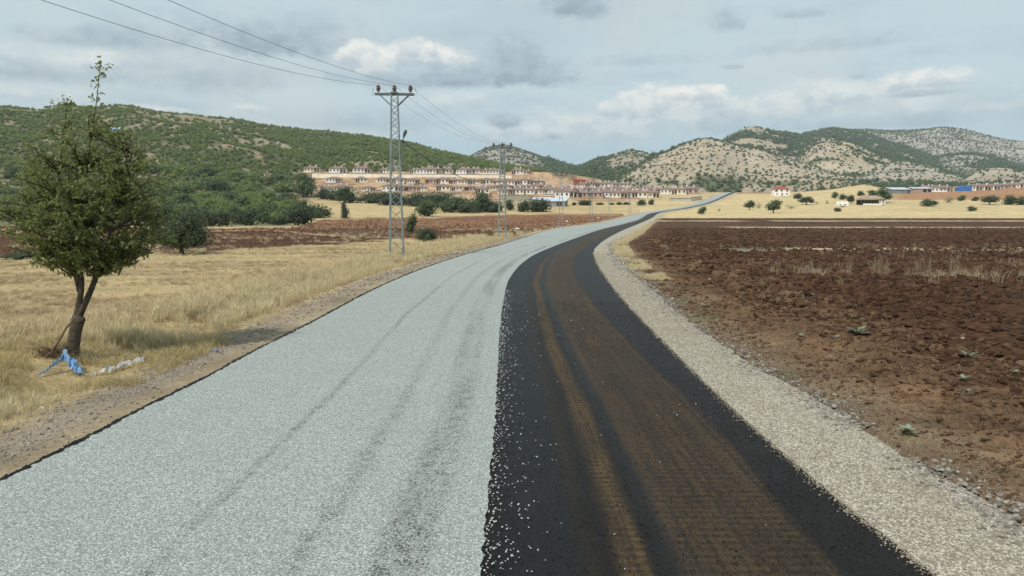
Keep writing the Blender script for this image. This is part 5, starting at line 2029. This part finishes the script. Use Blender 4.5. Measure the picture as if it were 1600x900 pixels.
def make_bungalow(variant, label):
    """one-storey house; the porch side faces -Y"""
    W_, D_, Hh = [(11.5, 8, 2.9), (10.0, 8, 2.9), (12.5, 8.5, 3.0), (9.0, 7.5, 2.8)][variant % 4]
    wallm = [M_cream, M_brick, M_whitew, M_cream][variant % 4]
    roofm = [M_roofa, M_roofb, M_roofa, M_roofb][variant % 4]
    t = thing('bungalow', label, 'house')
    flip = -1 if variant in (1, 3) else 1
    pa, pb = sorted((flip * W_ * .12, flip * W_ / 2))
    fa, fb = sorted((flip * W_ * .12, -flip * W_ / 2))
    y0 = -D_ / 2
    ops, n = [], 3 if W_ > 10.5 else 2
    for i in range(n):
        cx = fa + (fb - fa) * (i + .5) / n
        ops.append((cx - .55, cx + .55, 1.0, 2.25))
    m = MB()
    wall_open(m, fa, fb, -.02, Hh, y0, y0 + .25, ops)
    py = y0 + 2.2
    dx = (pa + pb) / 2
    door = (dx + .4 * flip, dx + 1.4 * flip) if flip > 0 else (dx - 1.4, dx - .4)
    wd = (dx - 1.6, dx - .4) if flip > 0 else (dx + .4, dx + 1.6)
    wall_open(m, pa, pb, -.02, Hh, py, py + .25, [(door[0], door[1], 0.05, 2.15), (wd[0], wd[1], 1.0, 2.2)])
    sw = fa if flip > 0 else fb
    for x in (-W_ / 2 + .125, W_ / 2 - .125):
        ys_ = y0 + .25 if (x < 0) == (flip > 0) else py + .25
        m.box((x, (ys_ + D_ / 2 - .25) / 2, Hh / 2), (.25, D_ / 2 - .25 - ys_, Hh))
    m.box((fb - .125 if flip > 0 else fa + .125, (y0 + .25 + py) / 2, Hh / 2), (.25, py - y0 - .25, Hh))
    m.box((0, D_ / 2 - .125, Hh / 2), (W_, .25, Hh))
    m.build('wall', wallm, t)
    MB().box((0, 0, -1.2), (W_ + .5, D_ + .5, 2.3)).build('plinth', M_conc, t)
    m = MB()
    hip_roof(m, W_, D_, Hh + .003, 1.75, .5)
    rf = m.build('roof', roofm, t)
    for x, y in ((-W_ * .18, .6), (W_ * .22, -.5)):
        c = MB().box((x, y, Hh + 1.55), (.75, .75, 1.5))
        c.box((x, y, Hh + 2.36), (.95, .95, .12))
        c.build('chimney', M_whitew, rf)
    for xa, xb, za, zb in ops:
        w = MB().box(((xa + xb) / 2, y0 + .16, (za + zb) / 2), (xb - xa, .04, zb - za))
        w.build('window', M_dark, t)
    MB().box((sum(wd) / 2, py + .16, 1.6), (1.18, .04, 1.18)).build('window', M_dark, t)
    MB().box((sum(door) / 2, py + .16, 1.1), (.98, .05, 2.08)).build('door', M_door, t)
    for x in (pa + .15, (pa + pb) / 2, pb - .15):
        MB().box((x, y0 + .18, Hh / 2), (.26, .26, Hh - .01)).build('porch_pillar', wallm, t)
    return t


protos = [make_bungalow(i, 'bungalow') for i in range(4)]
used_p = set()


def bungalow(u, v, variant, label, group, rot=0.0, sc=1.0, Yfix=None):
    o = protos[variant]
    if variant in used_p:
        o = copy_tree(o)
    used_p.add(variant)
    p = P(u, v) if Yfix is None else at(u, v, Yfix)
    p[1] += 4.2
    o.location = p
    o.scale = (sc * 1.1, sc, sc * 1.15)
    o.rotation_euler.z = rot - math.atan2(p[0], p[1]) * .5
    o['label'] = label
    o['group'] = group
    return o


vn = ['cream walled', 'bare block walled', 'white walled', 'small cream walled']
rows = [
    ('topmost row above the retaining wall', 269.5, 273, 745, [487, 527, 564, 600, 648, 664, 679, 697, 726, 743, 762, 776, 809, 822]),
    ('row just under the retaining wall', 284, 289, None, [415, 434, 478, 521, 563, 598, 622, 645, 674, 692, 709, 726, 741, 760, 779, 801, 820, 842]),
    ('third town row from the top', 299.5, 297.5, None, [508, 535, 575, 612, 640, 659, 692, 713, 734, 756, 775, 788, 806, 822, 840, 858]),
    ('fourth town row from the top', 303.0, 303.5, None, [753, 790, 808, 826, 844, 858, 872, 889, 906]),
    ('upper row at the town\'s right end', 293, 294.5, None, [912, 927, 942, 957, 978, 1016, 1030, 1044, 1058, 1070]),
    ('middle row at the town\'s right end', 301.5, 303.5, None, [886, 902, 918, 934, 950, 968, 985, 1012, 1029, 1046, 1062, 1080]),
    ('lowest row above the yellow field', 308.5, 309, None, [886, 912, 931, 950, 968, 984, 1001, 1018]),
]
for ri, (rn, va, vb, Yf, us) in enumerate(rows):
    us = sorted(us)
    for i, u in enumerate(us):
        v = va + (vb - va) * (u - us[0]) / (us[-1] - us[0]) + tr_rng.normal() * .35
        vr = int(tr_rng.integers(0, 4))
        bungalow(u, v, vr, '%s bungalow, %s from left in the %s' % (vn[vr], ORD[i], rn),
                 'bungalows in the ' + rn, tr_rng.normal() * .12, (.82 + .30 * tr_rng.random()) * (1.0 if Yf is None else 1.1))
# hamlet on the right
ham = [(1450, 299, 1), (1466, 300, 2), (1478, 300, 2), (1524, 298, 2), (1540, 297.5, 0), (1553, 297, 2), (1568, 296, 1), (1580, 295, 1), (1593, 294, 2), (1608, 293, 0)]
for i, (u, v, vr) in enumerate(ham):
    bungalow(u, v, vr, '%s one storey house of the right-hand hamlet, %s from the left' % (vn[vr], ORD[i]), 'houses of the right-hand hamlet', tr_rng.normal() * .1, .9)


def simple_house(name, label, cat, p, W_, D_, Hh, wallm, roofm, rh, wins, rot=0.0, gable=False):
    t = thing(name, label, cat, p, rot)
    m = MB()
    wall_open(m, -W_ / 2, W_ / 2, 0, Hh, -D_ / 2, -D_ / 2 + .25, wins)
    m.box((0, D_ / 2 - .125, Hh / 2), (W_, .25, Hh))
    for x in (-W_ / 2 + .125, W_ / 2 - .125):
        m.box((x, 0, Hh / 2), (.25, D_ - .5, Hh))
    m.build('wall', wallm, t)
    MB().box((0, 0, -1.0), (W_ + .4, D_ + .4, 1.99)).build('plinth', M_conc, t)
    m = MB()
    hip_roof(m, W_, D_, Hh + .003, rh, .4)
    m.build('roof', roofm, t)
    for xa, xb, za, zb in wins:
        MB().box(((xa + xb) / 2, -D_ / 2 + .16, (za + zb) / 2), (xb - xa, .04, zb - za)).build('window' if zb - za < 1.6 else 'door', M_dark, t)
    return t


def P_at(u, v):
    p = P(u, v)
    p[2] = gz(p[0], p[1])
    return p


p = P_at(1219, 306.5)
simple_house('two_storey_house', 'white two storey house with red roof standing alone on the yellow slope', 'house', p, 10.4, 8, 4.6, M_whitew, M_roofred, 2.2,
             [(-4.4, -2.6, 3.0, 4.3), (-.7, .5, 3.0, 4.3), (3.0, 4.3, 3.0, 4.3), (-3.4, -2.6, .9, 1.9), (-.1, .7, .2, 2.0), (3.1, 4.1, .9, 1.9)], -.1)
# unfinished concrete frame
p = P_at(1000.5, 294)
t = thing('concrete_frame_building', 'unfinished three storey concrete frame building rising behind the town roofs', 'building', p, -.1)
for i in range(3):
    m = MB().box((0, 0, 2.9 * (i + 1)), (9.6, 7.5, .35))
    m.build('floor_slab', M_conc, t)
    for x in (-4.55, -1.5, 1.5, 4.55):
        for y in (-3.5, 3.5):
            MB().box((x, y, 2.9 * i + 1.37), (.5, .5, 2.55)).build('column', M_conc, t)
for x in (-3.0, 3.0):
    MB().box((x, 2.6, 4.3), (2.4, .2, 2.5)).build('infill_wall', M_brick, t)
MB().box((0, 0, -.8), (10, 8, 1.7)).build('plinth', M_conc, t)
# red block
p = P_at(906, 289.5)
t = thing('red_building', 'flat topped red building standing on the bank above the right part of the town', 'building', p, .1)
m = MB()
wall_open(m, -4.8, 4.8, -1, 4.3, -4, -3.7, [(-3.6, -2.4, 2.2, 3.2), (1.0, 2.2, 2.2, 3.2)])
m.box((0, 3.85, 1.65), (9.6, .3, 5.3))
m.box((-4.65, 0.075, 1.65), (.3, 7.2, 5.3))
m.box((4.65, 0.075, 1.65), (.3, 7.2, 5.3))
m.build('wall', M_red, t)
MB().box((0, 0, 4.36), (9.9, 8.3, .12)).build('roof', M_red, t)
for x in (-3.0, 1.6):
    MB().box((x, -3.85, 2.7), (1.16, .05, .96)).build('window', M_red, t)


def shed(label, u, v, W_, D_, Hf, Hb, wallm, rot, dark_front=None, cat='shed', skew=0.0):
    p = P_at(u, v)
    t = thing('sheet_metal_shed', label, cat, p, rot)
    m = MB()
    ops = dark_front or []
    wall_open(m, -W_ / 2, W_ / 2, -.6, Hf, -D_ / 2, -D_ / 2 + .15, ops)
    m.box((0, D_ / 2 - .075, Hb / 2 - .3), (W_, .15, Hb + .6))
    for sx_ in (-1, 1):
        x = sx_ * (W_ / 2 - .075)
        V = [(x - .075, -D_ / 2 + .15, -.6), (x + .075, -D_ / 2 + .15, -.6), (x + .075, D_ / 2 - .15, -.6), (x - .075, D_ / 2 - .15, -.6),
             (x - .075, -D_ / 2 + .15, Hf), (x + .075, -D_ / 2 + .15, Hf), (x + .075, D_ / 2 - .15, Hb), (x - .075, D_ / 2 - .15, Hb)]
        m.add(V, [(3, 2, 1, 0), (4, 5, 6, 7), (0, 1, 5, 4), (1, 2, 6, 5), (2, 3, 7, 6), (3, 0, 4, 7)])
    m.build('wall', wallm, t)
    m = MB()
    e = .5
    sl = (Hb - Hf) / D_
    V = [(-W_ / 2 - e, -D_ / 2 - e, Hf - sl * e + .03), (W_ / 2 + e, -D_ / 2 - e, Hf - sl * e + .03), (W_ / 2 + e, D_ / 2 + e, Hb + sl * e + .03), (-W_ / 2 - e, D_ / 2 + e, Hb + sl * e + .03)]
    V += [(a, b, c + .1) for a, b, c in V]
    m.add(V, [(3, 2, 1, 0), (4, 5, 6, 7), (0, 1, 5, 4), (1, 2, 6, 5), (2, 3, 7, 6), (3, 0, 4, 7)])
    m.build('roof', M_metalroof, t)
    for xa, xb, za, zb in ops:
        MB().box(((xa + xb) / 2, -D_ / 2 + .1, (za + zb) / 2), (xb - xa, .03, zb - za)).build('opening', M_dark, t)
    return t


M_greyblock = weathered('grey_block', (.24, .24, .26), (.17, .17, .18), .6)
shed('grey barn with pale sheet metal roof at the right end of the tree belt', 868, 322, 12, 8, 2.6, 4.4, M_greyblock, -.25, [(1.5, 4.5, 0, 2.1)], 'barn')
shed('long low sheet metal roof just left of the grey barn', 846, 318, 10, 5, 2.0, 3.4, M_brick, -.1)
shed('long low shed with pale sheet metal roof, left one of two by the right-hand hamlet', 1403, 302, 14, 8, 2.6, 4.2, M_greyblock, .1, [(5.0, 6.4, 0, 2.2)])
shed('low shed with pale sheet metal roof and brown front beside the right-hand hamlet', 1437, 301, 14, 7, 2.8, 3.9, M_brick, .05, [(.5, 3.2, 0.2, 2.4), (4.0, 6.4, .2, 2.4)])
# blue tarpaulin over a stack
p = P_at(1505, 298.5)
m = MB()
V = [(-9.0, -2.5, -.5), (9.0, -2.5, -.5), (9.0, 2.5, -.5), (-9.0, 2.5, -.5), (-8.6, -2.1, 3.0), (-1, -2.0, 4.2), (8.8, -2.1, 4.6), (8.8, 2.0, 4.6), (-1, 2.1, 4.3), (-8.6, 2.1, 3.0), (-1.2, -2.6, -.5), (-1.2, 2.6, -.5)]
m.add(V, [(0, 10, 5, 4), (10, 1, 6, 5), (1, 2, 7, 6), (2, 11, 8, 7), (11, 3, 9, 8), (3, 0, 4, 9), (4, 5, 8, 9), (5, 6, 7, 8), (3, 11, 2, 1, 10, 0)])
o = m.build('tarpaulin', M_blue, None, p)
o.scale = (.58, 1, .9)
tag(o, 'bright blue tarpaulin covering a long stack between the hamlet houses', 'tarpaulin')
# white trailer
p = P_at(1316, 323.5)
t = thing('caravan', 'small white caravan parked on yellow grass left of the open shed', 'caravan', p, .05)
m = MB()
m.add([(-2.8, -1.1, .45), (2.8, -1.1, .45), (2.8, 1.1, .45), (-2.8, 1.1, .45), (-3.0, -1.1, 1.6), (3.0, -1.1, 1.6), (3.0, 1.1, 1.6), (-3.0, 1.1, 1.6), (-2.6, -1.0, 3.0), (2.4, -1.0, 3.0), (2.4, 1.0, 3.0), (-2.6, 1.0, 3.0)],
      [(3, 2, 1, 0), (0, 1, 5, 4), (1, 2, 6, 5), (2, 3, 7, 6), (3, 0, 4, 7), (4, 5, 9, 8), (5, 6, 10, 9), (6, 7, 11, 10), (7, 4, 8, 11), (8, 9, 10, 11)])
m.build('body', M_whitew, t)
for x in (-1.5, .9):
    MB().box((x, -1.12, 1.15), (1.2, .06, .5)).build('window', M_dark, t)
for y in (-1.0, 1.0):
    o = MB().lathe((0, 0, 0), [(.02, -.1), (.38, -.1), (.38, .1), (.02, .1)], 14).build('wheel', M_cable, t)
    o.rotation_euler.x = math.pi / 2
    o.location = (0, y, .38)
# open shed with brown roof
p = P_at(1359, 320.5)
t = thing('open_shed', 'open timber shed with wide sagging brown roof beside the white caravan', 'shed', p, .0)
m = MB()
hip_roof(m, 13, 6.5, 3.3, 2.1, .5)
m.build('roof', weathered('old_brown_roof', (.34, .27, .19), (.23, .18, .13), .6), t)
for x in np.linspace(-6, 6, 8):
    for y in (-3.0, 3.0):
        MB().box((float(x), y, 1.65), (.22, .22, 3.3)).build('post', M_wood, t)
MB().box((0, 2.8, 1.5), (12.6, .1, 3.0)).build('back_wall', M_dark, t)
MB().box((0, -3.25, .35), (10.5, .25, .9)).build('front_wall', M_whitew, t)
# small white outbuilding right of it
p = P_at(1373, 319)
simple_house('outbuilding', 'tiny white outbuilding under the big tree right of the open shed', 'shed', p + np.array([2, 0, 0]), 2.4, 2, 2.2, M_whitew, M_roofb, .5, [(-.4, .4, .6, 1.5)])


# retaining walls
def retaining(label, u0, u1, vb0, vb1, vt0, vt1, Y0_, Y1_, mat=None, n=24, name='retaining_wall'):
    V, Fc = [], []
    for i in range(n + 1):
        t_ = i / n
        Yy = Y0_ + (Y1_ - Y0_) * t_
        b_ = at(u0 + (u1 - u0) * t_, vb0 + (vb1 - vb0) * t_, Yy)
        c_ = at(u0 + (u1 - u0) * t_, vt0 + (vt1 - vt0) * t_, Yy)
        jz = .25 * math.sin(i * 2.1)
        V += [(b_[0], b_[1], b_[2] - 2.0), (c_[0], c_[1] + .3, c_[2] + jz * .3), (c_[0], c_[1] + 1.2, c_[2] + jz * .3), (b_[0], b_[1] + 1.2, b_[2] - 2.0)]
    for i in range(n):
        o = i * 4
        for j in range(4):
            Fc.append((o + j, o + 4 + j, o + 4 + (j + 1) % 4, o + (j + 1) % 4))
    Fc += [(0, 1, 2, 3), (n * 4 + 3, n * 4 + 2, n * 4 + 1, n * 4)]
    t = thing(name, label, 'wall', (0, 0, 0))
    me = bpy.data.meshes.new('masonry')
    me.from_pydata([tuple(map(float, q)) for q in V], [], Fc)
    me.update()
    me.materials.append(mat or M_retain)
    new_obj('masonry', me, t)
    # coping and buttress joints
    m = MB()
    for i in range(n):
        a_, b_ = V[i * 4 + 1], V[i * 4 + 5]
        m.bar((a_[0], a_[1] + .3, a_[2] + .12), (b_[0], b_[1] + .3, b_[2] + .12), 1.3, .25)
    m.build('coping', M_conc, t)
    return t


retaining('long pale stone retaining wall under the topmost row of town houses', 487, 800, 277.5, 280, 270.3, 273.2, 731, 731)
def low_wall(label, u0, u1, v0, v1, hpx0, hpx1, mat=None, dY=0):
    a_, b_ = P(u0, v0), P(u1, v1)
    retaining(label, u0, u1, v0, v1, v0 - hpx0, v1 - hpx1, a_[1] + dY, b_[1] + dY, mat, 8)


low_wall('broad cream retaining wall above the trees by the grey barn', 779, 834, 317, 314, 12, 9, M_cream)
low_wall('short cream wall in the fourth row right of the middle poles', 850, 876, 306, 305.5, 3.0, 2.5, M_cream)
low_wall('grey concrete wall below the last bungalow beside the road', 1047, 1080, 313.5, 315, 4, 5, M_conc)
low_wall('cream boundary wall at the right end of the town beside the road', 1080, 1097, 314.5, 311.0, 6, 4, M_cream)
low_wall('cream wall under the third row at the left end of the town', 503, 560, 304, 306, 4.0, 4.5, M_cream)
low_wall('cream wall under the third row behind the nearest power pole', 640, 720, 308, 303.5, 4.5, 2.5, M_cream)

# street light poles of the town
pk = [(461, 268, 16), (447, 285, 16), (399, 276, 14), (538, 269, 14), (581, 269, 13), (614, 270, 13), (656, 271, 12), (701, 270, 12), (745, 270, 12), (811, 272, 10), (848, 276, 10), (858, 277, 10), (864, 280, 12), (889, 285, 12), (915, 290, 12), (1092, 303, 12), (1429, 291, 14)]
proto = None
for i, (u, v, h) in enumerate(pk):
    p = P(u, v)
    p[2] = gz(p[0], p[1])
    hh = h * p[1] / F
    if proto is None:
        proto = thing('street_light', '', 'street light')
        MB().tube([(0, 0, -.5), (0, 0, 1)], [.012, .008], 6).build('pole', M_steel, proto)
        MB().bar((0, 0, .985), (.10, -.06, 1.0), .012).build('lamp_head', M_steeldark, proto)
        o = proto
    else:
        o = copy_tree(proto)
    o.location = p
    o.scale = (hh, hh, hh)
    o['group'] = 'thin street lights of the town'
    o['label'] = 'thin grey street light pole among the town houses, %s from the left' % ORD[i] if i < 16 else 'lone thin pole behind the sheet metal sheds on the right'
# blue hut high on the left hill
tt_, ss_ = ray(183, 205)
Yc_ = np.linspace(300, 1240, 900)
zc_, _, _ = land(float(tt_) * Yc_, Yc_)
i_ = int(np.argmax(zc_ >= 3 + float(ss_) * Yc_))
Yh = Yc_[i_]
t = thing('blue_hut', 'tiny blue roofed hut in a bare patch high on the wooded left hill', 'hut', (float(tt_) * Yh, Yh - 4, gz(float(tt_) * Yh, Yh - 4)))
t.scale = (1.0, 1.0, 1.1)
MB().box((0, 0, 1.2), (11, 5, 4)).build('wall', M_cream, t)
m = MB()
m.add([(-6, -3, 3.2), (6, -3, 3.2), (6, 3, 5.2), (-6, 3, 5.2), (-6, -3, 3.4), (6, -3, 3.4), (6, 3, 5.4), (-6, 3, 5.4)], [(3, 2, 1, 0), (4, 5, 6, 7), (0, 1, 5, 4), (1, 2, 6, 5), (2, 3, 7, 6), (3, 0, 4, 7)])
m.build('roof', M_bluelt, t)

# ------------------------------------------------------------------ thin air haze
m, k = mat_new('haze')
pv = k.n('ShaderNodeVolumePrincipled')
pv.inputs['Color'].default_value = (.82, .94, 1.0, 1)
pv.inputs['Density'].default_value = HAZE
pv.inputs['Anisotropy'].default_value = 0.0
o = k.n('ShaderNodeOutputMaterial')
k.t.links.new(pv.outputs[0], o.inputs['Volume'])
hz = MB().box((0, 1700, 224.0), (9000, 6400, 452.0)).build('haze', m)
tag(hz, kind='stuff')
